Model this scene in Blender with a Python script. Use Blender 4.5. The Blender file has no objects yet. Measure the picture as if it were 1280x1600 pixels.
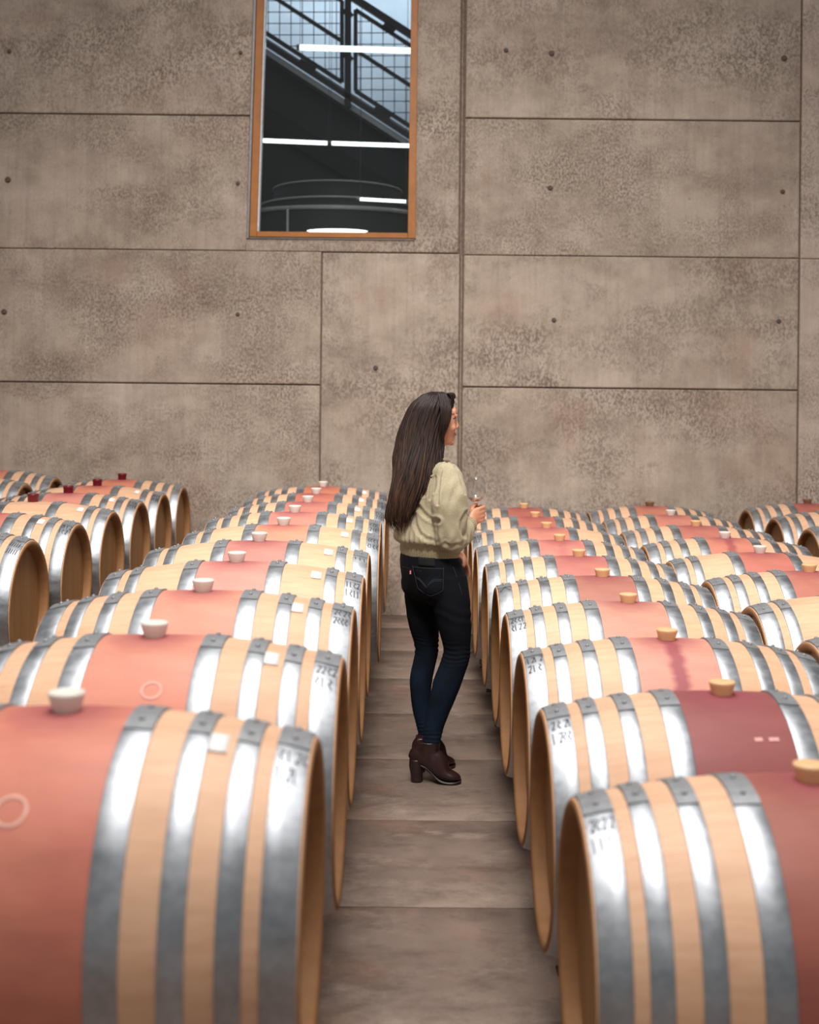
import bpy, bmesh, math, random
from math import sin, cos, pi, radians, sqrt
from mathutils import Vector, Matrix, noise
from mathutils.bvhtree import BVHTree

random.seed(7)
S = bpy.context.scene
COL = S.collection

# ------------------------------------------------------------------ camera
F_PX = 1975.0
HC = 1.65
cam = bpy.data.cameras.new('camera')
cam_o = bpy.data.objects.new('camera', cam)
COL.objects.link(cam_o)
cam.sensor_fit = 'AUTO'
cam.sensor_width = 36.0
cam.lens = F_PX / 1600 * 36.0
cam.shift_x = -8 / 1600
cam.shift_y = -165 / 1600
cam_o.location = (0, 0, HC)
cam_o.rotation_euler = (Matrix.Rotation(radians(90), 4, 'X') @ Matrix.Rotation(radians(0.6), 4, 'Z')).to_euler()
cam.dof.use_dof = True
cam.dof.focus_distance = 5.62
cam.dof.aperture_fstop = 2.6
cam.clip_start = 0.05
S.camera = cam_o

# ------------------------------------------------------------------ world, lights, exposure
w = bpy.data.worlds.new('world')
S.world = w
w.use_nodes = True
w.node_tree.nodes['Background'].inputs[0].default_value = (0.92, 0.92, 0.93, 1)
w.node_tree.nodes['Background'].inputs[1].default_value = 0.31


def area(name, loc, target, sx, sy, power, col, spread=180):
    l = bpy.data.lights.new(name, 'AREA')
    l.shape = 'RECTANGLE'
    l.size, l.size_y, l.energy, l.color = sx, sy, power, col
    l.spread = radians(spread)
    o = bpy.data.objects.new(name, l)
    COL.objects.link(o)
    o.location = loc
    d = Vector(target) - Vector(loc)
    o.rotation_euler = d.to_track_quat('-Z', 'Y').to_euler()
    return o


area('ceiling_light', (0.0, 3.2, 8.6), (0.0, 3.2, 0), 3.4, 9.0, 425, (1.0, 0.965, 0.945), 120)
area('wall_wash_fill', (0.0, -2.5, 9.6), (0.2, 9.9, -0.2), 3.0, 1.5, 68, (1.0, 0.97, 0.92), 40)  # unseen area light added to brighten the back wall
area('stair_hall_fill', (-0.6, 13.9, 6.9), (-0.6, 15.0, 5.0), 3.0, 0.5, 60, (0.80, 0.90, 1.0))  # unseen area light added to light the pale hall wall

S.view_settings.view_transform = 'Standard'
S.view_settings.look = 'None'
S.view_settings.exposure = 0.0
S.view_settings.gamma = 1.0
S.view_settings.use_curve_mapping = False
S.cycles.use_denoising = True
S.cycles.max_bounces = 8
S.cycles.sample_clamp_indirect = 6.0


# ------------------------------------------------------------------ node helpers
def lin(r, g, b):
    f = lambda c: (c / 255 / 12.92) if c / 255 <= 0.04045 else ((c / 255 + 0.055) / 1.055) ** 2.4
    return (f(r), f(g), f(b), 1)


class NT:
    def __init__(self, name):
        self.m = bpy.data.materials.new(name)
        self.m.use_nodes = True
        self.t = self.m.node_tree
        self.b = self.t.nodes['Principled BSDF']

    def n(self, kind, **kw):
        x = self.t.nodes.new(kind)
        for k, v in kw.items():
            setattr(x, k, v)
        return x

    def l(self, a, b):
        self.t.links.new(a, b)

    def coord(self, out='Object'):
        return self.n('ShaderNodeTexCoord').outputs[out]

    def mapping(self, src, scale=(1, 1, 1), loc=(0, 0, 0)):
        m = self.n('ShaderNodeMapping')
        m.inputs['Scale'].default_value = scale
        m.inputs['Location'].default_value = loc
        self.l(src, m.inputs['Vector'])
        return m.outputs[0]

    def noise(self, vec, scale, detail=4, rough=0.55, dist=0.0):
        x = self.n('ShaderNodeTexNoise')
        x.inputs['Scale'].default_value = scale
        x.inputs['Detail'].default_value = detail
        x.inputs['Roughness'].default_value = rough
        x.inputs['Distortion'].default_value = dist
        if vec is not None:
            self.l(vec, x.inputs['Vector'])
        return x.outputs['Fac']

    def ramp(self, fac, stops):
        x = self.n('ShaderNodeValToRGB')
        e = x.color_ramp.elements
        while len(e) < len(stops):
            e.new(0.5)
        for i, (p, c) in enumerate(stops):
            e[i].position = p
            e[i].color = c if len(c) == 4 else (*c, 1)
        self.l(fac, x.inputs[0])
        return x.outputs[0]

    def mix(self, fac, a, b, mode='MIX'):
        x = self.n('ShaderNodeMix', data_type='RGBA', blend_type=mode)
        self.put(x.inputs[0], fac)
        self.put(x.inputs[6], a)
        self.put(x.inputs[7], b)
        return x.outputs[2]

    def put(self, sock, v):
        if hasattr(v, 'is_linked'):
            self.l(v, sock)
        else:
            sock.default_value = v

    def math(self, op, a, b=0.0):
        x = self.n('ShaderNodeMath', operation=op)
        self.put(x.inputs[0], a)
        self.put(x.inputs[1], b)
        return x.outputs[0]

    def bump(self, h, strength=0.3, dist=0.01):
        x = self.n('ShaderNodeBump')
        x.inputs['Strength'].default_value = strength
        x.inputs['Distance'].default_value = dist
        self.l(h, x.inputs['Height'])
        self.l(x.outputs[0], self.b.inputs['Normal'])

    def set(self, **kw):
        names = dict(base='Base Color', rough='Roughness', metal='Metallic', spec='Specular IOR Level', sss='Subsurface Weight',
                     sheen='Sheen Weight', coat='Coat Weight')
        for k, v in kw.items():
            self.put(self.b.inputs[names[k]], v)
        return self.m


def g(v):
    return (v, v, v, 1)


def simple(name, col, rough=0.5, metal=0.0, var=0.12, scale=30, bump=0.0, **kw):
    t = NT(name)
    f = t.noise(t.coord(), scale, 4)
    dark = tuple(c * (1 - var) for c in col[:3]) + (1,)
    lite = tuple(min(1, c * (1 + var)) for c in col[:3]) + (1,)
    t.set(base=t.ramp(f, [(0.3, dark), (0.7, lite)]), rough=rough, metal=metal, **kw)
    if bump:
        t.bump(f, bump, 0.004)
    return t.m


# ------------------------------------------------------------------ materials
def mat_concrete(name, base, dark, lite, floor=False):
    t = NT(name)
    oi = t.n('ShaderNodeObjectInfo')
    c = t.coord()
    off = t.n('ShaderNodeVectorMath', operation='ADD')
    t.l(c, off.inputs[0])
    cb = t.n('ShaderNodeCombineXYZ')
    t.l(t.math('MULTIPLY', oi.outputs['Random'], 9.0), cb.inputs[1])
    t.l(cb.outputs[0], off.inputs[1])
    v = off.outputs[0]
    big = t.noise(t.mapping(v, (1, 1, 1.5)), 1.1, 6, 0.65)
    mid = t.noise(v, 4.5, 6, 0.65)
    fine = t.noise(t.mapping(v, (1.25, 1, 0.8)), 56, 7, 0.74)
    grit = t.noise(v, 110, 3, 0.7)
    col = t.ramp(big, [(0.30, lin(*dark)), (0.5, lin(*base)), (0.72, lin(*lite))])
    col = t.mix(0.5, col, t.ramp(mid, [(0.3, lin(*dark)), (0.55, lin(*base)), (0.75, lin(*lite))]))
    # dark pitting that gathers in patches
    patch = t.ramp(t.noise(t.mapping(v, (1, 1, 1.6), (3, 1, 2)), 1.3, 5, 0.62), [(0.40, g(0.06)), (0.64, g(1))])
    pits = t.ramp(fine, [(0.48, g(0)), (0.57, g(1))])
    pm = t.mix(1.0, patch, pits, 'MULTIPLY')
    col = t.mix(t.math('MULTIPLY', pm, 0.78), col, lin(108, 90, 77))
    pits2 = t.ramp(t.noise(v, 17, 5, 0.7), [(0.66, g(0)), (0.72, g(1))])
    col = t.mix(t.math('MULTIPLY', pits2, 0.6), col, lin(96, 79, 67))
    sp = t.ramp(grit, [(0.28, g(0.86)), (0.5, g(1.0)), (0.75, g(1.08))])
    col = t.mix(1.0, col, sp, 'MULTIPLY')
    if not floor:
        # faint rain-like runs and a rusty blush
        runs = t.ramp(t.noise(t.mapping(v, (22, 1, 0.9)), 1.0, 6, 0.75), [(0.46, g(0)), (0.72, g(1))])
        col = t.mix(t.math('MULTIPLY', runs, 0.28), col, lin(130, 112, 99))
        blush = t.ramp(t.noise(t.mapping(v, (1, 1, 1), (7, 3, 5)), 1.1, 4, 0.6), [(0.56, g(0)), (0.72, g(1))])
        col = t.mix(t.math('MULTIPLY', blush, 0.35), col, lin(168, 130, 112))
    else:
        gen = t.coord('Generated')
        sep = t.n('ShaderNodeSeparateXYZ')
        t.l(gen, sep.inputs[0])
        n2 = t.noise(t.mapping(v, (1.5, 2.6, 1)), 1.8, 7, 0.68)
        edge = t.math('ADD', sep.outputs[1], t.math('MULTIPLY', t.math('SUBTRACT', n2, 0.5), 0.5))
        slab_tone = t.ramp(edge, [(0.0, g(0.85)), (0.12, g(0.6)), (0.3, g(0.36)), (0.7, g(0.3)), (1.0, g(0))])  # paler towards the slab's near edge, darker towards the far edge
        col = t.mix(slab_tone, t.mix(0.5, col, lin(*dark)), t.mix(0.5, col, lin(*lite)))
        rust = t.ramp(t.noise(t.mapping(v, (1, 1.4, 1), (4, 9, 2)), 2.2, 6, 0.65), [(0.5, g(0)), (0.68, g(1))])
        col = t.mix(t.math('MULTIPLY', rust, 0.5), col, lin(142, 104, 86))
        pale = t.ramp(t.noise(t.mapping(v, (1, 1.6, 1), (1, 6, 8)), 3.0, 7, 0.7), [(0.54, g(0)), (0.70, g(1))])
        col = t.mix(t.math('MULTIPLY', pale, 0.45), col, lin(186, 166, 150))
        spots = t.ramp(t.noise(t.mapping(v, (1, 1.3, 1)), 3.4, 8, 0.72), [(0.47, g(0)), (0.66, g(1))])
        col = t.mix(t.math('MULTIPLY', spots, 0.6), col, lin(70, 52, 44))
    rough = t.ramp(mid, [(0.3, g(0.42 if floor else 0.75)), (0.7, g(0.62 if floor else 0.92))])
    t.set(base=col, rough=rough, spec=0.35)
    h = t.math('ADD', t.math('MULTIPLY', fine, 1.0), t.math('MULTIPLY', pm, -1.2))
    t.bump(h, 0.16 if floor else 0.5, 0.006)
    return t.m


M = {}
M['wall'] = mat_concrete('concrete_wall', (190, 173, 156), (150, 133, 118), (213, 197, 182))
M['wall_pale'] = mat_concrete('concrete_pilaster', (206, 187, 172), (184, 165, 151), (222, 205, 191))
M['joint'] = simple('joint_mortar', lin(120, 102, 90), 0.95, var=0.3, scale=40, bump=0.4)  # brown mortar colour of the recessed joints
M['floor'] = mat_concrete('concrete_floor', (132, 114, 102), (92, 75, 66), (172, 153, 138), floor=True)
M['gap'] = simple('floor_joint', lin(52, 42, 36), 0.9)
M['hole'] = simple('tie_hole_plug', lin(96, 82, 72), 0.95, var=0.35, scale=60)


def mat_oak():
    t = NT('oak_staves')
    c = t.coord()
    at = t.n('ShaderNodeAttribute', attribute_type='GEOMETRY', attribute_name='tone')
    grain = t.noise(t.mapping(c, (3.5, 60, 60)), 1.0, 5, 0.6)
    blot = t.noise(t.mapping(c, (1.2, 2.2, 2.2)), 2.6, 4, 0.6)
    knots = t.ramp(t.noise(t.mapping(c, (1, 1.6, 1.6)), 9, 2, 0.4), [(0.76, g(0)), (0.82, g(1))])
    col = t.ramp(grain, [(0.25, lin(203, 153, 117)), (0.5, lin(225, 179, 143)), (0.8, lin(237, 195, 160))])
    col = t.mix(0.5, col, t.ramp(blot, [(0.3, lin(206, 156, 118)), (0.5, lin(225, 179, 143)), (0.72, lin(237, 195, 160))]))
    tone = t.ramp(at.outputs['Fac'], [(0.0, g(0.91)), (1.0, g(1.05))])
    col = t.mix(1.0, col, tone, 'MULTIPLY')
    col = t.mix(t.math('MULTIPLY', knots, 0.45), col, lin(150, 104, 72))
    # the wine-stained middle
    sc = t.n('ShaderNodeAttribute', attribute_type='OBJECT', attribute_name='stain_color')
    sa = t.n('ShaderNodeAttribute', attribute_type='OBJECT', attribute_name='stain')
    dr = t.n('ShaderNodeAttribute', attribute_type='OBJECT', attribute_name='drip')
    sep = t.n('ShaderNodeSeparateXYZ')
    t.l(c, sep.inputs[0])
    ax = t.math('ABSOLUTE', sep.outputs[0])
    edge = t.math('ADD', ax, t.math('MULTIPLY', t.math('SUBTRACT', blot, 0.5), 0.012))
    band = t.ramp(edge, [(0.134, g(1)), (0.146, g(0))])
    wash = t.noise(t.mapping(c, (2.5, 9, 9), (2, 5, 1)), 1.3, 5, 0.6)
    soft = t.mix(0.20, sc.outputs['Color'], lin(214, 170, 140))
    scol = t.mix(1.0, soft, t.ramp(wash, [(0.25, g(0.80)), (0.5, g(1.0)), (0.8, g(1.16))]), 'MULTIPLY')
    patches = t.ramp(t.noise(t.mapping(c, (3, 3, 3), (9, 2, 4)), 1.6, 3, 0.5), [(0.48, g(0)), (0.68, g(1))])
    scol = t.mix(t.math('MULTIPLY', patches, 0.6), scol, t.mix(1.0, scol, (0.86, 0.68, 0.78, 1), 'MULTIPLY'))
    # spilled wine running from the bung
    ay = t.math('ABSOLUTE', t.math('ADD', sep.outputs[0], t.math('MULTIPLY', t.math('SUBTRACT', t.noise(t.mapping(c, (0, 5, 5)), 3, 3), 0.5), 0.05)))
    run = t.ramp(ay, [(0.012, g(1)), (0.034, g(0))])
    halo = t.n('ShaderNodeVectorMath', operation='DISTANCE')
    t.l(c, halo.inputs[0])
    halo.inputs[1].default_value = (0, 0, 0.352)
    hl = t.ramp(t.math('ADD', halo.outputs['Value'], t.math('MULTIPLY', blot, 0.08)), [(0.09, g(1)), (0.17, g(0))])
    scol = t.mix(t.math('MULTIPLY', t.math('MULTIPLY', run, dr.outputs['Fac']), 0.8), scol, lin(150, 60, 76))
    scol = t.mix(t.math('MULTIPLY', hl, 0.65), scol, lin(146, 66, 78))
    f = t.math('MULTIPLY', band, sa.outputs['Fac'])
    col = t.mix(f, col, scol)
    t.set(base=col, rough=t.ramp(blot, [(0.3, g(0.46)), (0.7, g(0.6))]), spec=0.4)
    t.bump(grain, 0.08, 0.002)
    return t.m


M['oak'] = mat_oak()


def mat_head():
    t = NT('oak_head')
    oi = t.n('ShaderNodeObjectInfo')
    c = t.coord()
    cb = t.n('ShaderNodeVectorMath', operation='ADD')
    t.l(c, cb.inputs[0])
    t.l(oi.outputs['Random'], cb.inputs[1])
    grain = t.noise(t.mapping(cb.outputs[0], (40, 70, 3.0)), 1.0, 5, 0.6)
    col = t.ramp(grain, [(0.25, lin(160, 114, 70)), (0.7, lin(182, 134, 86))])  # darker than the staves: different wood, with shade put into the colour
    col = t.mix(1.0, col, t.ramp(oi.outputs['Random'], [(0, g(0.88)), (1, g(1.05))]), 'MULTIPLY')
    t.set(base=col, rough=0.6)
    t.bump(grain, 0.1, 0.002)
    return t.m


M['head'] = mat_head()


def mat_steel():
    t = NT('galvanised_hoop_steel')
    c = t.coord()
    oi = t.n('ShaderNodeObjectInfo')
    a = t.noise(t.mapping(c, (3, 6, 6)), 3.0, 5, 0.6)
    b = t.noise(c, 55, 5, 0.7)
    col = t.mix(0.5, t.ramp(a, [(0.3, lin(150, 154, 158)), (0.7, lin(192, 195, 198))]), t.ramp(b, [(0.3, lin(152, 156, 161)), (0.7, lin(196, 199, 202))]))
    col = t.mix(1.0, col, t.ramp(oi.outputs['Random'], [(0, g(0.88)), (1, g(1.06))]), 'MULTIPLY')
    t.set(base=col, metal=1.0, rough=t.ramp(a, [(0.3, g(0.34)), (0.7, g(0.56))]))
    t.bump(b, 0.10, 0.001)
    return t.m


M['steel'] = mat_steel()
M['lap'] = simple('dull_reflection_hoop_lap', lin(150, 152, 154), 0.5, 0.55, 0.15, 40)  # duller than the hoops: dark reflection on the lap put into its colour
M['ink'] = simple('black_marker_ink', lin(52, 52, 57), 0.6)
M['label'] = simple('paper_label', lin(240, 236, 230), 0.7, var=0.03)
M['bung_white'] = simple('white_silicone', lin(232, 226, 214), 0.35, var=0.04)
M['bung_tan'] = simple('tan_silicone', lin(238, 192, 140), 0.35, var=0.06)
M['bung_red'] = simple('burgundy_silicone', lin(116, 18, 34), 0.35, var=0.1)
M['bung_brown'] = simple('brown_silicone', lin(130, 96, 66), 0.4, var=0.1)
M['rack'] = simple('black_painted_steel', lin(30, 29, 29), 0.4, 0.3, 0.3, 25)
M['bolt'] = simple('zinc_bolt', lin(200, 200, 200), 0.25, 1.0)
M['ring'] = simple('dried_ring_mark', lin(236, 178, 160), 0.6)
M['scuff'] = simple('chalk_scuff', lin(226, 168, 160), 0.7)
M['croze'] = simple('chime_inner_oak', lin(160, 113, 70), 0.7, var=0.12, scale=20)  # darker oak at the stave ends, with shade put into the colour


# ------------------------------------------------------------------ object helpers
def link(o, parent=None):
    COL.objects.link(o)
    if parent is not None:
        o.parent = parent
    return o


def mesh_obj(name, bm, mat, parent=None, smooth=True, recalc=True):
    if recalc:
        bmesh.ops.recalc_face_normals(bm, faces=bm.faces)
    me = bpy.data.meshes.new(name)
    bm.to_mesh(me)
    bm.free()
    if mat:
        me.materials.append(mat)
    if smooth:
        for p in me.polygons:
            p.use_smooth = True
    return link(bpy.data.objects.new(name, me), parent)


def inst(name, me, parent, loc=None, rot=None):
    o = bpy.data.objects.new(name, me)
    if loc:
        o.location = loc
    if rot:
        o.rotation_euler = rot
    return link(o, parent)


def empty(name, loc, rz=0.0):
    o = bpy.data.objects.new(name, None)
    o.empty_display_size = 0.1
    o.location = loc
    o.rotation_euler = (0, 0, rz)
    return link(o)


def tag(o, label=None, cat=None, group=None, kind=None):
    if label:
        o['label'] = label
    if cat:
        o['category'] = cat
    if group:
        o['group'] = group
    if kind:
        o['kind'] = kind
    return o


def box(bm, x0, x1, y0, y1, z0, z1):
    v = [bm.verts.new(p) for p in ((x0, y0, z0), (x1, y0, z0), (x1, y1, z0), (x0, y1, z0), (x0, y0, z1), (x1, y0, z1), (x1, y1, z1), (x0, y1, z1))]
    for f in ((0, 3, 2, 1), (4, 5, 6, 7), (0, 1, 5, 4), (1, 2, 6, 5), (2, 3, 7, 6), (3, 0, 4, 7)):
        bm.faces.new([v[i] for i in f])


def bevel_all(bm, w, seg=1):
    bmesh.ops.bevel(bm, geom=list(bm.edges), offset=w, segments=seg, affect='EDGES', profile=0.6)


def bar(bm, a, b, wx, wz, up=(0, 0, 1)):
    """rectangular bar from a to b"""
    a, b = Vector(a), Vector(b)
    d = (b - a).normalized()
    s = d.cross(Vector(up))
    if s.length < 1e-4:
        s = Vector((1, 0, 0))
    s.normalize()
    u = s.cross(d)
    r = []
    for p in (a, b):
        r.append([bm.verts.new(p + s * i * wx / 2 + u * j * wz / 2) for i, j in ((-1, -1), (1, -1), (1, 1), (-1, 1))])
    for i in range(4):
        bm.faces.new((r[0][i], r[0][(i + 1) % 4], r[1][(i + 1) % 4], r[1][i]))
    bm.faces.new(r[0][::-1])
    bm.faces.new(r[1])


def prism(bm, pts, y0, y1):
    """polygon in XZ extruded along Y"""
    a = [bm.verts.new((x, y0, z)) for x, z in pts]
    b = [bm.verts.new((x, y1, z)) for x, z in pts]
    n = len(pts)
    bm.faces.new(a)
    bm.faces.new(b[::-1])
    for i in range(n):
        bm.faces.new((a[i], b[i], b[(i + 1) % n], a[(i + 1) % n]))


def crom(P, n):
    """Catmull-Rom resample of tuples"""
    out = []
    m = len(P)
    for i in range(m - 1):
        p0, p1, p2, p3 = P[max(i - 1, 0)], P[i], P[i + 1], P[min(i + 2, m - 1)]
        for k in range(n):
            t = k / n
            out.append(tuple(0.5 * ((2 * b) + (-a + c) * t + (2 * a - 5 * b + 4 * c - d) * t * t + (-a + 3 * b - 3 * c + d) * t ** 3)
                             for a, b, c, d in zip(p0, p1, p2, p3)))
    out.append(tuple(P[-1]))
    return out


def loft(bm, rings, n=16, sub=4, side=None, cap=True):
    """rings: (x, y, z, ra, rb). ra runs along 'side' made square to the path, rb across it."""
    R = crom(rings, sub) if sub > 1 else rings
    C = [Vector(r[:3]) for r in R]
    prev = None
    made = []
    s = Vector(side) if side else None
    for i, r in enumerate(R):
        d = (C[min(i + 1, len(C) - 1)] - C[max(i - 1, 0)]).normalized()
        if s is None:
            s = d.orthogonal()
        a = s - d * s.dot(d)
        if a.length < 1e-5:
            a = d.orthogonal()
        a.normalize()
        b = d.cross(a)
        if not side:
            s = a
        ring = [bm.verts.new(C[i] + a * (cos(2 * pi * k / n) * r[3]) + b * (sin(2 * pi * k / n) * r[4])) for k in range(n)]
        made += ring
        if prev:
            for k in range(n):
                bm.faces.new((prev[k], prev[(k + 1) % n], ring[(k + 1) % n], ring[k]))
        elif cap:
            bm.faces.new(ring[::-1])
        prev = ring
    if cap:
        bm.faces.new(prev)
    return made


def stack(bm, rings, ax, ay, n=24, sub=4, cap=True):
    """horizontal ellipses: (x, y, z, half along ax, half along ay)"""
    R = crom(rings, sub)
    ax, ay = Vector(ax), Vector(ay)
    prev = None
    for r in R:
        c = Vector(r[:3])
        ring = [bm.verts.new(c + ax * (cos(2 * pi * k / n) * r[3]) + ay * (sin(2 * pi * k / n) * r[4])) for k in range(n)]
        if prev:
            for k in range(n):
                bm.faces.new((prev[k], prev[(k + 1) % n], ring[(k + 1) % n], ring[k]))
        elif cap:
            bm.faces.new(ring[::-1])
        prev = ring
    if cap:
        bm.faces.new(prev)


def ball(bm, c, r, rot=None, seg=16):
    m = Matrix.Translation(c)
    if rot is not None:
        m = m @ rot.to_4x4()
    r = r if hasattr(r, '__len__') else (r, r, r)
    m = m @ Matrix.Diagonal((*r, 1))
    bmesh.ops.create_uvsphere(bm, u_segments=seg, v_segments=max(6, seg // 2 + 2), radius=1, matrix=m)


def lathe(bm, prof, n=32, c=(0, 0, 0)):
    """profile of (r, z); r == 0 closes to a point"""
    prev = None
    for r, z in prof:
        if r < 1e-6:
            ring = [bm.verts.new((c[0], c[1], c[2] + z))]
        else:
            ring = [bm.verts.new((c[0] + r * cos(2 * pi * k / n), c[1] + r * sin(2 * pi * k / n), c[2] + z)) for k in range(n)]
        if prev:
            for k in range(n):
                k2 = (k + 1) % n
                q = [prev[k % len(prev)], prev[k2 % len(prev)], ring[k2 % len(ring)], ring[k % len(ring)]]
                q2 = []
                for v in q:
                    if v not in q2:
                        q2.append(v)
                if len(q2) > 2:
                    bm.faces.new(q2)
        prev = ring


def remesh(o, voxel, smooth=6, factor=0.5):
    m = o.modifiers.new('r', 'REMESH')
    m.mode = 'VOXEL'
    m.voxel_size = voxel
    m.use_smooth_shade = True
    if smooth:
        s = o.modifiers.new('s', 'SMOOTH')
        s.iterations = smooth
        s.factor = factor
    dg = bpy.context.evaluated_depsgraph_get()
    me = bpy.data.meshes.new_from_object(o.evaluated_get(dg))
    mats = list(o.data.materials)
    o.modifiers.clear()
    old = o.data
    o.data = me
    me.name = old.name
    me.materials.clear()
    for mm in mats:
        me.materials.append(mm)
    for p in me.polygons:
        p.use_smooth = True
    bpy.data.meshes.remove(old)
    return o


# ------------------------------------------------------------------ structure: back wall in cast panels
YW = 9.95
wall = bm = None
bm = bmesh.new()
# core behind the panels, with the window opening left free
WX0, WX1, WZ0 = -1.345, -0.008, 2.955
XL0, XL1 = -1.3385, -1.3005
wl = lambda z: XL0 + (XL1 - XL0) * (z - 2.962) / (4.85 - 2.962)
WX1 = -0.0065
for pts in (((-6.5, 0), (6.5, 0), (6.5, WZ0), (-6.5, WZ0)), ((-6.5, 5.6), (6.5, 5.6), (6.5, 6.2), (-6.5, 6.2)), ((-6.5, WZ0), (wl(WZ0), WZ0), (wl(5.6), 5.6), (-6.5, 5.6)),
            ((WX1, WZ0), (6.5, WZ0), (6.5, 5.6), (WX1, 5.6))):
    prism(bm, pts, YW + 0.022, YW + 0.30)
wall = tag(mesh_obj('wall_back', bm, M['joint'], smooth=False), kind='structure')


def panel(pts, mat='wall', y=0.0, name='concrete_panel'):
    bm = bmesh.new()
    prism(bm, pts, YW + y, YW + 0.03)
    fr = [e for e in bm.edges if all(abs(v.co.y - YW - y) < 1e-6 for v in e.verts)]
    bmesh.ops.bevel(bm, geom=fr, offset=0.007, segments=2, affect='EDGES', profile=0.5)
    return mesh_obj(name, bm, M[mat], wall, smooth=False)


def rect(x0, x1, z0, z1):
    return [(x0, z0), (x1, z0), (x1, z1), (x0, z1)]


J = 0.0055
# left of the window and below it
panel([(-6.5, 3.925 + J), (wl(3.925 + J), 3.925 + J), (wl(6.2), 6.2), (-6.5, 6.2)])
panel([(-6.5, 2.862 + 0.003), (WX0, 2.862 + 0.003), (wl(2.955), 2.955), (wl(3.925 - J), 3.925 - J), (-6.5, 3.925 - J)])
panel(rect(-6.5, -0.742 - J, 1.811 + J, 2.862 - 0.003))
panel(rect(-6.5, -0.742 - J, 0.0, 1.811 - J))
panel(rect(-0.742 + J, 0.352 - 2 * J, 0.0, 2.858 - J))
panel([(WX0 + 0.002, 2.858 + 0.004), (0.342 - 2 * J, 2.858 + 0.004), (0.342 - 2 * J, 6.2), (WX1, 6.2), (WX1, WZ0), (WX0 + 0.002, WZ0)])
# right-hand column
for z0, z1 in ((0, 1.808 - J), (1.808 + J, 2.847 - 0.003), (2.847 + 0.003, 3.925 - J), (3.925 + J, 6.2)):
    panel(rect(0.372 + J, 3.018 - J, z0, z1))
panel(rect(3.018 + J, 6.5, 0, 2.843 - 0.002), 'wall_pale', -0.012)
panel(rect(3.018 + J, 6.5, 2.843 + 0.002, 6.2), 'wall_pale', -0.012)
# ragged mortar rib left standing in the wide middle joint
bm = bmesh.new()
prev = None
for i in range(121):
    z = 0.02 + i * 0.05
    xc = 0.359 - 0.008 * (z > 2.86) + 0.0035 * noise.noise((z * 3.1, 2, 0))
    hw = 0.0045 + 0.0025 * noise.noise((z * 7, 5, 1))
    d = YW + 0.004 + 0.006 * noise.noise((z * 5, 1, 7))
    r = [bm.verts.new((xc - hw, YW + 0.03, z)), bm.verts.new((xc - hw * 0.6, d, z)), bm.verts.new((xc + hw * 0.6, d, z)), bm.verts.new((xc + hw, YW + 0.03, z))]
    if prev:
        for k in range(3):
            bm.faces.new((prev[k], prev[k + 1], r[k + 1], r[k]))
    prev = r
mesh_obj('mortar_rib', bm, M['wall'], wall)


def wpos(px, py, Y=YW):
    """point of the wall plane seen at that place of the photograph (used once, for measuring)"""
    r = radians(0.6)
    u, v = px - 648, py - 635
    return (u * cos(r) + v * sin(r)) * Y / F_PX, HC - (-u * sin(r) + v * cos(r)) * Y / F_PX


bm = bmesh.new()
lathe(bm, [(0, -0.006), (0.017, -0.006), (0.021, -0.002), (0.021, 0.004), (0.024, 0.006), (0.024, 0.014)], 16)
for v in bm.verts:
    v.co = Vector((v.co.x, v.co.z, v.co.y))
plug = mesh_obj('tie_hole', bm, M['hole'])
plug_me = plug.data
bpy.data.objects.remove(plug)
for x, z, s in ((0.69, 4.46, 0.9), (1.05, 4.44, 1.1), (2.88, 4.42, 1.15), (1.05, 3.38, 1.0), (2.88, 3.37, 0.9), (-3.22, 3.40, 1.15), (-1.40, 4.42, 0.8),
                (-1.41, 3.39, 0.8), (-0.31, 1.95, 0.95), (1.09, 2.34, 0.9), (-1.40, 2.36, 0.8), (2.86, 2.35, 0.9), (-3.22, 4.41, 0.8), (-3.24, 2.36, 1.1)):
    o = inst('tie_hole', plug_me, wall, (x, YW - 0.001, z))
    o.scale = (s, 1, s)

# floor of cast slabs
bm = bmesh.new()
box(bm, -6.5, 6.5, -3.0, YW + 0.3, -0.25, -0.012)
floor = tag(mesh_obj('floor', bm, M['gap'], smooth=False), kind='structure')
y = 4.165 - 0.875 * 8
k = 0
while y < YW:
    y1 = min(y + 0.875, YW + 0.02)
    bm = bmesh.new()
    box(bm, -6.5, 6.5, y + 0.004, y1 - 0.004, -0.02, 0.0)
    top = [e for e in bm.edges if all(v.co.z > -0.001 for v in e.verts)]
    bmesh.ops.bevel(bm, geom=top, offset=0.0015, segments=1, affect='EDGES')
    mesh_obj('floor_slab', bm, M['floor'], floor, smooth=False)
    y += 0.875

# ------------------------------------------------------------------ structure: window
M['frame'] = simple('honey_stained_timber', lin(176, 112, 52), 0.4, var=0.12, scale=12)
M['frame_metal'] = simple('grey_aluminium_trim', lin(150, 146, 146), 0.4, 0.6)
M['white_trim'] = simple('white_glazing_bead', lin(222, 226, 230), 0.4)


def mat_glass(name, tint, ior=1.45):
    t = NT(name)
    t.t.nodes.remove(t.b)
    out = t.t.nodes['Material Output']
    tr = t.n('ShaderNodeBsdfTransparent')
    tr.inputs[0].default_value = tint
    gl = t.n('ShaderNodeBsdfGlossy')
    gl.inputs['Roughness'].default_value = 0.02
    fr = t.n('ShaderNodeFresnel')
    fr.inputs[0].default_value = ior
    mx = t.n('ShaderNodeMixShader')
    t.l(fr.outputs[0], mx.inputs[0])
    t.l(tr.outputs[0], mx.inputs[1])
    t.l(gl.outputs[0], mx.inputs[2])
    t.l(mx.outputs[0], out.inputs[0])
    return t.m


M['pane'] = mat_glass('window_glass', (0.93, 0.96, 0.97, 1))
win = tag(empty('window_1', (-0.67, YW, WZ0)), kind='structure')


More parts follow.
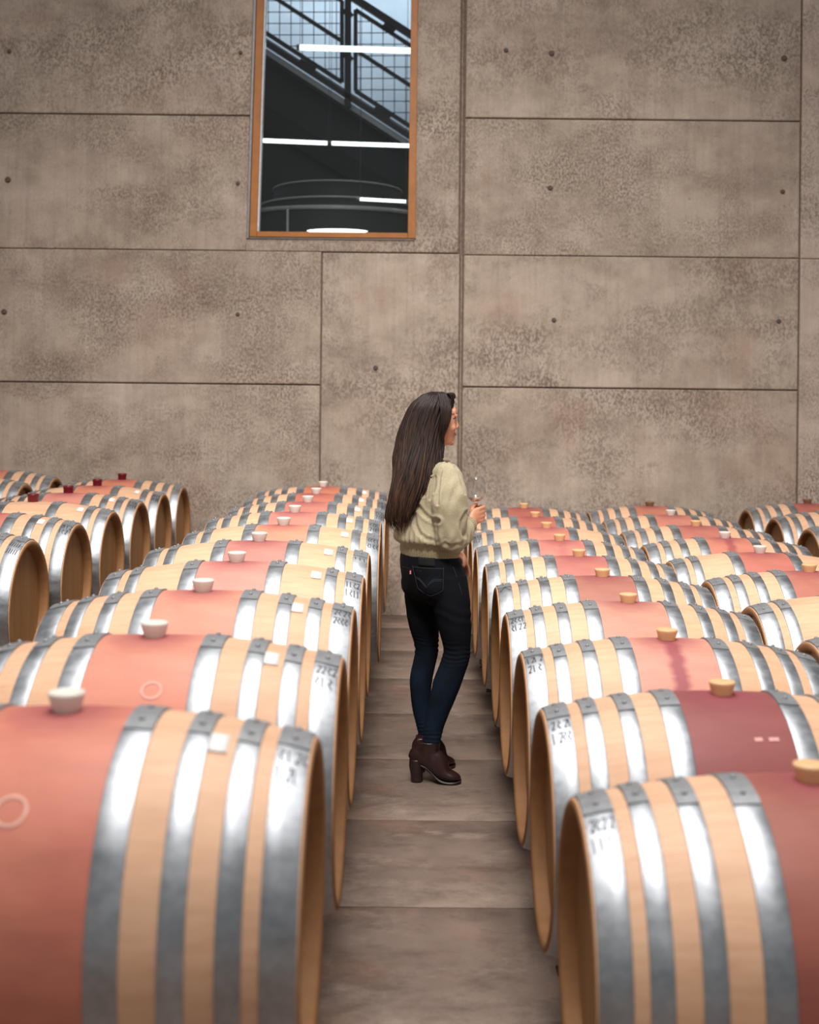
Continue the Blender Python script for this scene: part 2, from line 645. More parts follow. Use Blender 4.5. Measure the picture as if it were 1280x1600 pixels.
def wloc(pts):
    return [(x + 0.67, z - WZ0) for x, z in pts]


# outer lines lean very slightly, as the photograph shows them
xl0, xl1, xr0, xr1, zb, zt = -1.338, -1.300, -0.016, -0.0085, 2.962, 5.58
lean = lambda z: xl0 + (xl1 - xl0) * (z - zb) / (4.85 - zb)
leanr = lambda z: xr0 + (xr1 - xr0) * (z - zb) / (4.85 - zb)


def wpiece(name, pts, y0, y1, mat, bev=0.003):
    bm = bmesh.new()
    prism(bm, wloc(pts), y0, y1)
    bevel_all(bm, bev)
    return mesh_obj(name, bm, M[mat], win, smooth=False)


wpiece('metal_trim', [(lean(zb), zb - 0.004), (lean(zb) + 0.022, zb - 0.004), (lean(zt) + 0.022, zt), (lean(zt), zt)], -0.012, 0.06, 'frame_metal')
wpiece('metal_trim', [(lean(zb) + 0.0225, zb - 0.006), (xr0, zb - 0.006), (xr0, zb + 0.006), (lean(zb) + 0.0225, zb + 0.006)], -0.012, 0.06, 'frame_metal')
wpiece('frame_jamb', [(lean(zb) + 0.026, zb + 0.008), (lean(zb) + 0.082, zb + 0.008), (lean(zt) + 0.082, zt), (lean(zt) + 0.026, zt)], -0.02, 0.10, 'frame')
wpiece('frame_jamb', [(leanr(zb) - 0.052, zb + 0.008), (WX1 - 0.0005, zb + 0.008), (WX1 - 0.0005, zt), (leanr(zt) - 0.052, zt)], -0.02, 0.10, 'frame')
wpiece('frame_sill', [(lean(zb) + 0.083, zb + 0.008), (xr0 - 0.053, zb + 0.008), (xr0 - 0.053, zb + 0.05), (lean(zb) + 0.083, zb + 0.05)], -0.022, 0.10, 'frame')
wpiece('frame_head', [(lean(zt) + 0.083, zt - 0.06), (leanr(zt) - 0.053, zt - 0.06), (leanr(zt) - 0.053, zt), (lean(zt) + 0.083, zt)], -0.02, 0.10, 'frame')
wpiece('glazing_bead', [(lean(zb) + 0.083, zb + 0.052), (lean(zb) + 0.097, zb + 0.052), (lean(zt - .06) + 0.097, zt - 0.062), (lean(zt - .06) + 0.083, zt - 0.062)], 0.0, 0.09, 'white_trim')
bm = bmesh.new()
prism(bm, wloc([(lean(zb) + 0.098, zb + 0.05), (xr0 - 0.053, zb + 0.05), (leanr(zt) - 0.053, zt - 0.062), (lean(zt) + 0.098, zt - 0.062)]), 0.055, 0.063)
mesh_obj('glass_pane', bm, M['pane'], win, smooth=False)

# ------------------------------------------------------------------ the stair hall behind the window
M['hall_wall'] = simple('pale_blue_grey_plaster', lin(176, 186, 194), 0.8, var=0.14, scale=1.4)
M['dark_panel'] = simple('charcoal_panel', lin(50, 50, 51), 0.8, var=0.12, scale=3)
M['dark_beam'] = simple('black_beam', lin(13, 13, 14), 0.7, var=0.1)
M['stringer'] = simple('light_grey_stringer', lin(188, 194, 200), 0.6, var=0.05)
M['rail'] = simple('dark_grey_railing', lin(24, 25, 28), 0.5, 0.0)
M['tank'] = simple('dark_brushed_steel', lin(34, 32, 31), 0.7, 0.0, 0.12, 8)
M['tank_rim'] = simple('bright_steel_band', lin(150, 148, 146), 0.5, 0.1)


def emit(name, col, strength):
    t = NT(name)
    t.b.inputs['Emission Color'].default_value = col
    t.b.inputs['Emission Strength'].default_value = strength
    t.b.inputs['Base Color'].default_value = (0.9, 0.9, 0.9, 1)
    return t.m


M['tube'] = emit('tube_and_reflection_glow', (0.93, 1.0, 0.97, 1), 2.6)

bm = bmesh.new()
box(bm, -6.5, 6.5, 15.0, 15.2, 0, 8.0)
tag(mesh_obj('wall_stair_hall', bm, M['hall_wall'], smooth=False), kind='structure')

YS = 12.6


def hp(cx, cy, Y=YS):
    """window crop coordinates -> X, Z on the stair's plane"""
    return wpos(370 + cx / 4.1033, cy / 4.1033, Y)


stair = tag(empty('staircase', (-0.6, YS, 3.2)), 'steel staircase with mesh railing climbing behind the high window', 'staircase')
SO = Vector((-0.6, YS, 3.2))


def spart(name, bm, mat, smooth=False):
    for v in bm.verts:
        v.co -= SO
    return mesh_obj(name, bm, M[mat], stair, smooth)


def hbar(name, a, b, t, depth, mat='rail', yo=0.0, parent_bm=None):
    bm = parent_bm or bmesh.new()
    (x0, z0), (x1, z1) = hp(*a), hp(*b)
    bar(bm, (x0, YS + yo, z0), (x1, YS + yo, z1), depth, t, (0, 1, 0)) if False else bar(bm, (x0, YS + yo, z0), (x1, YS + yo, z1), t, depth, (0, 1, 0))
    if parent_bm is None:
        return spart(name, bm, mat)


def slope(x, y0, sl=0.648, x0=162):
    return (x, y0 + (x - x0) * sl)


XA, XB = -200, 1500
px_m = 4.1033 * F_PX / YS
# stringer and the dark bars above it, each a bar running the whole flight
hbar('stringer', slope(XA, 318), slope(XB, 318), 46 / px_m, 0.05, 'stringer', 0.04)
hbar('stringer_flange', slope(XA, 352), slope(XB, 352), 20 / px_m, 0.14, 'dark_beam', 0.02)
hbar('bottom_rail', slope(XA, 262), slope(XB, 262), 32 / px_m, 0.05, 'rail')
hbar('kick_strip', slope(XA, 234), slope(XB, 234), 24 / px_m, 0.02, 'stringer', 0.05)
# handrail
hbar('handrail', (XA, -618), (XB, 468), 44 / px_m, 0.06, 'rail')
# posts
hbar('railing_post', (714, -420), (712, 690), 42 / px_m, 0.05, 'rail')
hbar('railing_post', (-170, -960), (-172, 120), 42 / px_m, 0.05, 'rail')
# two mesh panels, each a frame, a middle rail and welded wires
for x0, x1, yl in ((-120, 675, 195), (762, 1480, 195)):
    def lo(x):
        return slope(x, yl)
    def hi(x):
        return (x, lo(x)[1] - 520)
    pm = spart('mesh_panel', (lambda b: (hbar('', lo(x0), lo(x1), 26 / px_m, 0.03, parent_bm=b), hbar('', hi(x0), hi(x1), 24 / px_m, 0.03, parent_bm=b),
                                         hbar('', hi(x0), lo(x0), 26 / px_m, 0.03, parent_bm=b), hbar('', hi(x1), lo(x1), 26 / px_m, 0.03, parent_bm=b), b)[-1])(bmesh.new()), 'rail')
    bmr = bmesh.new()
    hbar('', (x0, lo(x0)[1] - 262), (x1, lo(x1)[1] - 262), 24 / px_m, 0.025, parent_bm=bmr)
    for v in bmr.verts:
        v.co -= SO
    mesh_obj('middle_rail', bmr, M['rail'], pm, False)
    bmw = bmesh.new()
    x = x0 + 30
    while x < x1:
        hbar('', hi(x), lo(x), 5.5 / px_m, 0.005, parent_bm=bmw)
        x += 73
    yy = hi(x0)[1]
    while yy < lo(x1)[1]:
        xs = max(x0, x0 + (yy - lo(x0)[1]) / 0.648)
        xe = min(x1, x0 + (yy - hi(x0)[1]) / 0.648)
        if xe > xs + 5:
            hbar('', (xs, yy), (xe, yy), 5.5 / px_m, 0.005, yo=0.006, parent_bm=bmw)
        yy += 73
    for v in bmw.verts:
        v.co -= SO
    tag(mesh_obj('welded_wire', bmw, M['rail'], pm, False), kind='stuff')
# brackets joining panel frames to the post and rails
for a, b in (((690, 60), (735, 110)), ((690, 340), (735, 390)), ((400, 395), (500, 455)), ((880, 700), (980, 760)), ((940, 160), (1010, 205)), ((560, -80), (620, -40))):
    hbar('railing_bracket', a, b, 42 / px_m, 0.03, 'rail')
# soffit sheet added to keep the flight's underside dark, with a second beam behind it
bm = bmesh.new()
P = [hp(*slope(XA, 362)), hp(*slope(XB, 362)), hp(XB, 1900), hp(XA, 1900)]
prism(bm, P, YS + 0.10, YS + 0.14)
spart('under_stair_dark_sheet', bm, 'dark_panel')
bm = bmesh.new()
P = [hp(-150, 470), hp(1420, 1420), hp(1420, 1560), hp(-150, 625)]
prism(bm, P, YS + 0.02, YS + 0.099)
spart('lower_beam', bm, 'dark_beam')

# fluorescent tubes hanging in front of the stair, plus a glowing lid reflection
def tube(a, b, Y, r, label, ends=True):
    (x0, z0), (x1, z1) = hp(*a, Y), hp(*b, Y)
    c = Vector(((x0 + x1) / 2, Y, (z0 + z1) / 2))
    root = empty('lit_tube', c)
    tag(root, label, 'lamp', 'lit tubes behind the window')
    bm = bmesh.new()
    loft(bm, [(x0 - c.x, 0, z0 - c.z, r, r), (x1 - c.x, 0, z1 - c.z, r, r)], 12, 1)
    mesh_obj('glass_tube', bm, M['tube'], root)
    for x, z in ((x0, z0), (x1, z1)):
        bm = bmesh.new()
        s = 1 if x == x1 else -1
        loft(bm, [(x - c.x, 0, z - c.z, r * 1.1, r * 1.1), (x - c.x + s * 0.03, 0, z - c.z, r * 1.1, r * 1.1)], 12, 1)
        mesh_obj('tube_cap', bm, M['frame_metal'], root)
    bm = bmesh.new()
    for x, z in ((x0, z0), (x1, z1)):
        bar(bm, (x - c.x, 0.0, z - c.z + r), (x - c.x, 0.0, 7.9 - c.z), 0.004, 0.004, (0, 1, 0))
    mesh_obj('suspension_wire', bm, M['rail'], root, False)


tube((405, 304), (1400, 334), 11.6, 0.025, 'upper white fluorescent tube glowing across the stair railing')
tube((100, 898), (588, 918), 11.42, 0.018, 'left half of the lower pair of lit white tubes behind the window')
tube((602, 918), (1400, 944), 11.42, 0.018, 'right half of the lower pair of lit white tubes behind the window')
tube((790, 1277), (1085, 1292), 10.53, 0.013, 'short thin glowing bar standing in for a reflection on the round tank lid')  # glowing bar put in for the reflection on the tank lid

# round tank whose top rings show through the bottom of the window
YT, RT = 11.3, 0.95
xc, _ = hp(600, 1400, YT - RT)
tank = tag(empty('storage_tank', (xc, YT, 0.0)), 'dark round tank with pale rim bands behind the window bottom', 'tank')
z0 = hp(600, 1312, YT - RT)[1]
z1 = hp(600, 1252, YT - 0.70)[1]
z2 = hp(600, 1150, YT - 0.58)[1]
bm = bmesh.new()
lathe(bm, [(0, 0.02), (RT - 0.02, 0.02), (RT - 0.02, z0 - 0.02), (RT - 0.06, z0 + 0.005), (0.74, z0 + 0.02), (0, z0 + 0.02)], 64)
tk = mesh_obj('tank_body', bm, M['tank'], tank)
for nm, r, za, zb_ in (('tank_collar', 0.70, z0 + 0.01, z1), ('tank_neck', 0.58, z1 - 0.01, z2)):
    bm = bmesh.new()
    lathe(bm, [(r - 0.01, za), (r - 0.01, zb_ - 0.01), (r - 0.04, zb_), (0, zb_)], 64)
    mesh_obj(nm, bm, M['tank'], tank)
for r, zz, h in ((RT, z0, 0.034), (0.70, z1, 0.022), (0.58, z2, 0.016)):
    bm = bmesh.new()
    lathe(bm, [(r - 0.025, zz - h), (r - 0.002, zz - h * 0.9), (r + 0.003, zz - h * 0.5), (r - 0.002, zz), (r - 0.03, zz + 0.001)], 64)
    mesh_obj('rim_band', bm, M['tank_rim'], tank)
ang = radians(-112)
bm = bmesh.new()
p = Vector((cos(ang) * RT, sin(ang) * RT, 0))
bar(bm, (p.x, p.y, 1.2), (p.x, p.y, z0 - 0.03), 0.018, 0.02, (0, 1, 0))
mesh_obj('weld_strip', bm, M['tank_rim'], tank, False)
# glowing oval put in for a reflection low on the tank's front
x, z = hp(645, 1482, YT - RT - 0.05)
oval_root = tag(empty('oval_reflection', (x, YT - RT - 0.04, z)), 'glowing white oval standing in for a reflection on the dark tank at the window bottom', 'lamp')
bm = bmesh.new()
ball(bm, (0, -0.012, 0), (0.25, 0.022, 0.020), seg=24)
mesh_obj('reflection_glow', bm, M['tube'], oval_root)
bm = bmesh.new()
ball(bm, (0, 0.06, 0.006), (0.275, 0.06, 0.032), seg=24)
mesh_obj('reflection_backing', bm, M['rail'], oval_root)

# ------------------------------------------------------------------ barrels
LB, RB, RH = 0.92, 0.350, 0.296
HL = LB / 2


def rad(x):
    q = min(1.0, abs(x) / HL)
    return RB - (RB - RH) * (0.82 * q ** 2 + 0.18 * q ** 3)


NST = 28


def build_body():
    bm = bmesh.new()
    ton = bm.faces.layers.float.new('tone')
    rng = random.Random(3)
    widths = [rng.uniform(0.7, 1.3) for _ in range(NST)]
    tot = sum(widths)
    angs = []
    a = 0
    for wd in widths:
        d = wd / tot * 2 * pi
        angs.append((a, d))
        a += d
    xs = [-HL + LB * i / 18 for i in range(19)]
    # outer skin: every stave a slightly crowned strip with its joints let in
    for (a0, d) in angs:
        tone = rng.random()
        cols = [(a0 + 0.0, -0.0003), (a0 + 0.0016, 0.0), (a0 + d * 0.35, 0.0), (a0 + d * 0.65, 0.0), (a0 + d - 0.0016, 0.0), (a0 + d, -0.0003)]
        grid = []
        for x in xs:
            r = rad(x)
            grid.append([bm.verts.new((x, (r + dr) * sin(t), (r + dr) * cos(t))) for t, dr in cols])
        for i in range(len(xs) - 1):
            for j in range(len(cols) - 1):
                f = bm.faces.new((grid[i][j], grid[i][j + 1], grid[i + 1][j + 1], grid[i + 1][j]))
                f[ton] = tone
        # stave ends: bevelled chime and the inside down to the head
        for s, row in ((-1, grid[0]), (1, grid[-1])):
            inner = []
            for rr, dx in ((RH - 0.006, 0.004), (RH - 0.022, 0.002), (RH - 0.028, -0.004), (RH - 0.030, -0.052)):
                inner.append([bm.verts.new((s * (HL + dx), rr * sin(t), rr * cos(t))) for t, _ in cols])
            p = row
            for q in inner:
                for j in range(len(cols) - 1):
                    f = bm.faces.new((p[j], p[j + 1], q[j + 1], q[j]))
                    f[ton] = tone
                    f.material_index = 1
                p = q
    bmesh.ops.remove_doubles(bm, verts=bm.verts, dist=1e-6)
    bmesh.ops.recalc_face_normals(bm, faces=bm.faces)
    # faces must look outward
    f = max(bm.faces, key=lambda q: q.calc_center_median().z)
    if f.normal.z < 0:
        bmesh.ops.reverse_faces(bm, faces=bm.faces)
    me = bpy.data.meshes.new('barrel_staves')
    bm.to_mesh(me)
    bm.free()
    me.materials.append(M['oak'])
    me.materials.append(M['croze'])
    for p in me.polygons:
        p.use_smooth = True
    # the outer skin is worked to a true round: give it the normals of that round
    nr = []
    for v in me.vertices:
        x, y_, z = v.co
        r = sqrt(y_ * y_ + z * z)
        if abs(r - rad(x)) < 0.0009 and abs(x) <= HL + 1e-5:
            sl = (rad(x + 1e-3) - rad(x - 1e-3)) / 2e-3 if abs(x) < HL - 1e-3 else (-0.27 if x > 0 else 0.27)
            nr.append(Vector((-sl, y_ / r, z / r)).normalized())
        else:
            nr.append(v.normal.copy())
    me.normals_split_custom_set_from_vertices(nr)
    return me


def stash(o):
    me = o.data
    bpy.data.objects.remove(o)
    return me


BODY = build_body()


def build_hoop(x0, x1):
    bm = bmesh.new()
    n = 96
    rows = []
    r0, r1 = rad(x0) + 0.0006, rad(x1) + 0.0006
    t = 0.0024
    for x, r in ((x0, r0 - 0.004), (x0, r0 + t - 0.0006), (x0 + 0.0015, r0 + t), (x0 * 0.5 + x1 * 0.5, rad((x0 + x1) / 2) + 0.0006 + t + 0.0003), (x1 - 0.0015, r1 + t), (x1, r1 + t - 0.0006), (x1, r1 - 0.004)):
        rows.append([bm.verts.new((x, r * sin(2 * pi * k / n), r * cos(2 * pi * k / n))) for k in range(n)])
    for i in range(len(rows) - 1):
        for k in range(n):
            bm.faces.new((rows[i][k], rows[i][(k + 1) % n], rows[i + 1][(k + 1) % n], rows[i + 1][k]))
    return stash(mesh_obj('hoop', bm, M['steel']))


def build_lap(x0, x1):
    """riveted overlap of a hoop, sitting over the crown of the barrel"""
    bm = bmesh.new()
    A = [radians(a) for a in (-13, -8, -3, 2, 7, 12)]
    up, dn = [], []
    for i, a in enumerate(A):
        ru, rd = [], []
        for x in (x0 + 0.001, (x0 + x1) / 2, x1 - 0.001):
            r = rad(x) + 0.003
            e = 0.0028
            ru.append(bm.verts.new((x, (r + e) * sin(a), (r + e) * cos(a))))
            rd.append(bm.verts.new((x, (r - 0.001) * sin(a), (r - 0.001) * cos(a))))
        up.append(ru)
        dn.append(rd)
    for i in range(len(A) - 1):
        for j in range(2):
            bm.faces.new((up[i][j], up[i][j + 1], up[i + 1][j + 1], up[i + 1][j]))
        bm.faces.new((up[i][0], up[i + 1][0], dn[i + 1][0], dn[i][0]))
        bm.faces.new((up[i][2], dn[i][2], dn[i + 1][2], up[i + 1][2]))
    for e in (0, -1):
        for j in range(2):
            bm.faces.new((up[e][j], up[e][j + 1], dn[e][j + 1], dn[e][j]))
    bmesh.ops.recalc_face_normals(bm, faces=bm.faces)
    lap = mesh_obj('hoop_lap', bm, M['lap'], smooth=False)
    bm = bmesh.new()
    for a in (-7, 6):
        a = radians(a)
        x = (x0 + x1) / 2
        r = rad(x) + 0.0062
        ball(bm, (x, r * sin(a), r * cos(a)), 0.0062, seg=8)
    rv = mesh_obj('rivet', bm, M['steel'])
    bm = bmesh.new()
    bm.from_mesh(lap.data)
    bm.from_mesh(rv.data)
    bpy.data.objects.remove(rv)
    bpy.data.objects.remove(lap)
    return stash(mesh_obj('hoop_lap', bm, M['lap'], smooth=False, recalc=False))


SPANS = [(0.124, 0.178), (0.238, 0.281), (0.328, 0.370), (0.398, 0.4575)]
HOOPS, LAPS = {}, {}
for i, (a, b) in enumerate(SPANS):
    for s in (1, -1):
        x0, x1 = (a, b) if s > 0 else (-b, -a)
        HOOPS[i, s] = build_hoop(x0, x1)
        LAPS[i, s] = build_lap(x0, x1)

# head boards: seven upright planks making the round head, let in behind the chime
HR = RH - 0.029
BOARDS = []
edges = [-1.0, -0.72, -0.43, -0.15, 0.14, 0.44, 0.71, 1.0]
for i in range(7):
    y0, y1 = edges[i] * HR + 0.0012, edges[i + 1] * HR - 0.0012
    bm = bmesh.new()
    m = 8
    top = [(y0 + (y1 - y0) * k / m) for k in range(m + 1)]
    hh = lambda q: sqrt(max(HR * HR - q * q, 1e-5))
    pts = [(q, hh(q)) for q in top] + [(q, -hh(q)) for q in reversed(top)]
    a = [bm.verts.new((0.0, q, z)) for q, z in pts]
    b = [bm.verts.new((-0.018, q, z)) for q, z in pts]
    bm.faces.new(a)
    bm.faces.new(b[::-1])
    for k in range(len(pts)):
        k2 = (k + 1) % len(pts)
        bm.faces.new((a[k], a[k2], b[k2], b[k]))
    BOARDS.append(stash(mesh_obj('head_board', bm, M['head'], smooth=False)))

# bungs
BUNG = {}
for key, mat, prof in (('white', 'bung_white', [(0, -0.03), (0.022, -0.03), (0.024, -0.002), (0.026, 0.004), (0.030, 0.016), (0.0335, 0.030), (0.0335, 0.034), (0.031, 0.036), (0.027, 0.033), (0, 0.031)]),
                       ('tan', 'bung_tan', [(0, -0.03), (0.022, -0.03), (0.026, -0.002), (0.028, 0.006), (0.032, 0.022), (0.034, 0.029), (0.033, 0.033), (0.028, 0.034), (0, 0.033)]),
                       ('brown', 'bung_brown', [(0, -0.03), (0.022, -0.03), (0.026, -0.002), (0.028, 0.006), (0.032, 0.022), (0.034, 0.029), (0.033, 0.033), (0.028, 0.034), (0, 0.033)]),
                       ('red', 'bung_red', [(0, -0.03), (0.022, -0.03), (0.030, 0.0), (0.031, 0.030), (0.033, 0.031), (0.033, 0.045), (0.030, 0.047), (0, 0.047)])):
    bm = bmesh.new()
    lathe(bm, prof, 28)
    BUNG[key] = stash(mesh_obj('bung', bm, M[mat]))


# marker scrawl on a head hoop: strokes given as (along width 0..1, along arc in metres), laid 0.4 mm proud of the steel
def ribbon_on_hoop(strokes, x0, x1, side, width=0.0035):
    bm = bmesh.new()
    for st in strokes:
        P = crom([(p[0], p[1]) for p in st], 3) if len(st) > 2 else [(st[0][0] + (st[1][0] - st[0][0]) * k / 5, st[0][1] + (st[1][1] - st[0][1]) * k / 5) for k in range(6)]
        prev = None
        for i, (u, s) in enumerate(P):
            j0, j1 = max(i - 1, 0), min(i + 1, len(P) - 1)
            du, ds = (P[j1][0] - P[j0][0]) * (x1 - x0), P[j1][1] - P[j0][1]
            L = sqrt(du * du + ds * ds) or 1
            nx, ns = -ds / L * width / 2, du / L * width / 2
            row = []
            for e in (-1, 1):
                x = x0 + u * (x1 - x0) + e * nx
                r = rad(x) + 0.0036
                a = -(s + e * ns) / r
                row.append(bm.verts.new((x, r * sin(a), r * cos(a))))
            if prev:
                bm.faces.new((prev[0], prev[1], row[1], row[0]))
            prev = row
    return bm


def scrawl(rng, lines=2, s0=0.06):
    out = []
    for ln in range(lines):
        s = s0 + ln * 0.050
        u = 0.14
        while u < 0.86:
            k = rng.random()
            if k < 0.3:
                out.append([(u, s), (u + 0.03, s + 0.036)])
            elif k < 0.65:
                out.append([(u, s + 0.006), (u + 0.14, s), (u + 0.12, s + 0.018), (u + 0.02, s + 0.034), (u + 0.15, s + 0.032)])
            else:
                out.append([(u + 0.02, s), (u + 0.12, s + 0.008), (u + 0.01, s + 0.019), (u + 0.13, s + 0.035)])
            u += rng.uniform(0.18, 0.28)
    return out


MARKS = {
    'X': [[(0.12, 0.045), (0.5, 0.075), (0.85, 0.112)], [(0.92, 0.045), (0.5, 0.078), (0.15, 0.108)]],
    'X3': [[(0.2, 0.035), (0.8, 0.062)], [(0.85, 0.035), (0.2, 0.066)], [(0.15, 0.082), (0.2, 0.105)], [(0.45, 0.082), (0.5, 0.108)], [(0.75, 0.085), (0.8, 0.11)]],
    'III': [[(0.30, 0.045), (0.34, 0.085)], [(0.48, 0.043), (0.52, 0.088)], [(0.66, 0.045), (0.70, 0.085)], [(0.2, 0.052), (0.85, 0.048)]],
    'tally': [[(0.15 + 0.16 * k, 0.10 + r * 0.055), (0.10 + 0.16 * k, 0.135 + r * 0.055)] for k in range(5) for r in (0, 1)] + [[(0.2, 0.05), (0.5, 0.062), (0.8, 0.045)], [(0.6, 0.04), (0.4, 0.075), (0.7, 0.08)]],
}


def make_barrel(loc, label, group, hoops=4, stain=(205, 120, 100), amount=1.0, bung='white', mark=None, mark_side=1, paper=None, drip=0.0, spin=0.0, seed=0):
    rng = random.Random(seed)
    root = empty('wine_barrel', loc)
    tag(root, label, 'barrel', group)
    root.rotation_euler = (0, 0, spin)
    b = inst('barrel_body', BODY, root)
    b['stain_color'] = [*lin(*stain)[:3]]
    b['stain'] = float(amount)
    b['drip'] = float(drip)
    for s in (1, -1):
        for i in range(4):
            if hoops == 3 and i == 1:
                continue
            h = inst('hoop', HOOPS[i, s], root)
            lp = inst('hoop_lap', LAPS[i, s], h)
            tw = rng.uniform(-4, 5)
            h.rotation_euler = (radians(tw), 0, 0)
            if i == 3 and s == mark_side:
                st = MARKS[mark] if mark in MARKS else (scrawl(rng, 2, rng.uniform(0.072, 0.092)) if mark else None)
                if st:
                    x0, x1 = (SPANS[3][0], SPANS[3][1]) if s > 0 else (-SPANS[3][1], -SPANS[3][0])
                    wr = mesh_obj('marker_writing', ribbon_on_hoop(st, x0, x1, s), M['ink'], h, True, False)
        for k in range(7):
            o = inst('head_board', BOARDS[k], root, (s * (HL - 0.036), 0, 0))
            if s < 0:
                o.rotation_euler = (0, 0, pi)
    inst('bung', BUNG[bung], root, (0, 0, RB - 0.001))
    if paper:
        x0 = paper * 0.297
        bm = bmesh.new()
        pr = None
        for k in range(7):
            a = radians(-(11 + k * 1.7))
            r = [bm.verts.new((x0 + e * 0.018, (rad(x0 + e * 0.018) + 0.0015) * sin(a), (rad(x0 + e * 0.018) + 0.0015) * cos(a))) for e in (-1, 1)]
            if pr:
                bm.faces.new((pr[0], pr[1], r[1], r[0]))
            pr = r
        o = mesh_obj('paper_label', bm, M['label'], root, True, False)
        sd = o.modifiers.new('thick', 'SOLIDIFY')
        sd.thickness = 0.0008
    return root


def make_rack(x, ys, zc, label, group):
    """low black cradle under the given barrels: saddles under each barrel, two long rails, posts between barrels"""
    y0, y1 = min(ys) - 0.345, max(ys) + 0.345
    root = empty('barrel_rack', (x, (y0 + y1) / 2, 0))
    tag(root, label, 'rack', group)
    cy = (y0 + y1) / 2
    xr = 0.208
    rr = rad(xr) + 0.004
    zrail = zc - rr - 0.03
    for s in (-1, 1):
        bm = bmesh.new()
        bar(bm, (s * xr, y0 - cy, zrail), (s * xr, y1 - cy, zrail), 0.03, 0.05)
        bevel_all(bm, 0.004)
        mesh_obj('rail', bm, M['rack'], root, False)
        for yy in ys:
            bm = bmesh.new()
            pr = None
            n = 14
            for k in range(n + 1):
                a = radians(-42 + 84 * k / n)
                ring = []
                for r_, dx in ((rr, -0.013), (rr, 0.013), (rr + 0.014, 0.013), (rr + 0.014, -0.013)):
                    ring.append(bm.verts.new((s * xr + dx, yy - cy + r_ * sin(a), zc - r_ * cos(a))))
                if pr:
                    for j in range(4):
                        bm.faces.new((pr[j], pr[(j + 1) % 4], ring[(j + 1) % 4], ring[j]))
                else:
                    bm.faces.new(ring)
                pr = ring
            bm.faces.new(pr[::-1])
            mesh_obj('saddle', bm, M['rack'], root, True)
    ey = [y0, y1]
    if len(ys) > 1:
        ey = [y0] + [(a + b) / 2 for a, b in zip(sorted(ys), sorted(ys)[1:])] + [y1]
    for yy in ey:
        bm = bmesh.new()
        yo = yy - cy + (0.03 if yy == y0 else -0.03 if yy == y1 else 0)
        bar(bm, (-0.373, yo, zrail - 0.045), (0.373, yo, zrail - 0.045), 0.04, 0.04)
        bevel_all(bm, 0.004)
        mesh_obj('cross_beam', bm, M['rack'], root, False)
        for s in (-1, 1):
            bm = bmesh.new()
            bar(bm, (s * 0.35, yo, 0.010), (s * 0.35, yo, zrail - 0.064), 0.045, 0.045, (0, 1, 0))
            box(bm, s * 0.35 - 0.028, s * 0.35 + 0.028, yo - 0.028, yo + 0.028, 0, 0.010)
            bevel_all(bm, 0.003)
            leg = mesh_obj('leg', bm, M['rack'], root, False)
            bm = bmesh.new()
            ball(bm, (s * 0.372, yo, zrail - 0.085), 0.008, seg=8)
            mesh_obj('bolt', bm, M['bolt'], leg)
    return root


ORD = ['nearest', 'second', 'third', 'fourth', 'fifth', 'sixth', 'seventh', 'eighth', 'ninth', 'tenth']

# ---- row left of the aisle
ZL, ZR = 0.73, 0.57
YL = [2.345, 3.10, 3.86, 4.59, 5.30, 6.02, 6.75, 7.47, 8.19, 8.91]
XL = [-0.640, -0.632, -0.640, -0.640, -0.645, -0.618, -0.634, -0.625, -0.632, -0.640]
LEFT = [  # hoops, stain, amount, mark, words
    (4, (204, 112, 92), 1.0, 'scrawl', 'oak barrel with broad salmon middle and pale ring mark, largest at front left'),
    (4, (220, 134, 112), 1.0, 'scrawl', 'salmon-middled oak barrel directly behind the largest front-left barrel'),
    (4, (222, 140, 118), 1.0, 'scrawl', 'salmon-middled oak barrel third from the front, left of the aisle, grey dull hoops'),
    (3, (216, 138, 126), 1.0, 'tally2', 'six-hooped oak barrel fourth from front left of aisle, rosy middle with wine halo'),
    (3, (196, 120, 112), 1.0, 'X3', 'oak barrel with X marked on its end hoop, fifth from front left of aisle'),
    (3, (222, 140, 112), 1.0, 'scrawl', 'six-hooped orange-pink barrel sixth from front left of aisle, jutting towards it'),
    (4, (204, 124, 112), 1.0, 'scrawl', 'oak barrel with dusty rose middle, seventh from the front left of the aisle'),
    (4, (192, 108, 98), 1.0, 'scrawl', 'oak barrel with muted red middle, eighth from the front left of the aisle'),
    (4, (190, 96, 78), 1.0, 'scrawl', 'oak barrel with rusty red middle, last but one left of the aisle'),
    (4, (196, 104, 78), 1.0, 'scrawl', 'oak barrel with rust-orange middle, against the wall left of the aisle'),
]
left_objs = []
for k in range(10):
    hp_, stc, am, mk, lab = LEFT[k]
    left_objs.append(make_barrel((XL[k], YL[k], ZL), lab, 'barrels in the row left of the aisle', hp_, stc, am, 'white', mk, 1, 1, 0.0, 0.0, 10 + k))
for k in range(0, 10, 2):
    make_rack(-0.635, YL[k:k + 2], ZL, 'black steel rack under the %s and %s barrels left of the aisle' % (ORD[k], ORD[k + 1]), 'racks in the row left of the aisle')

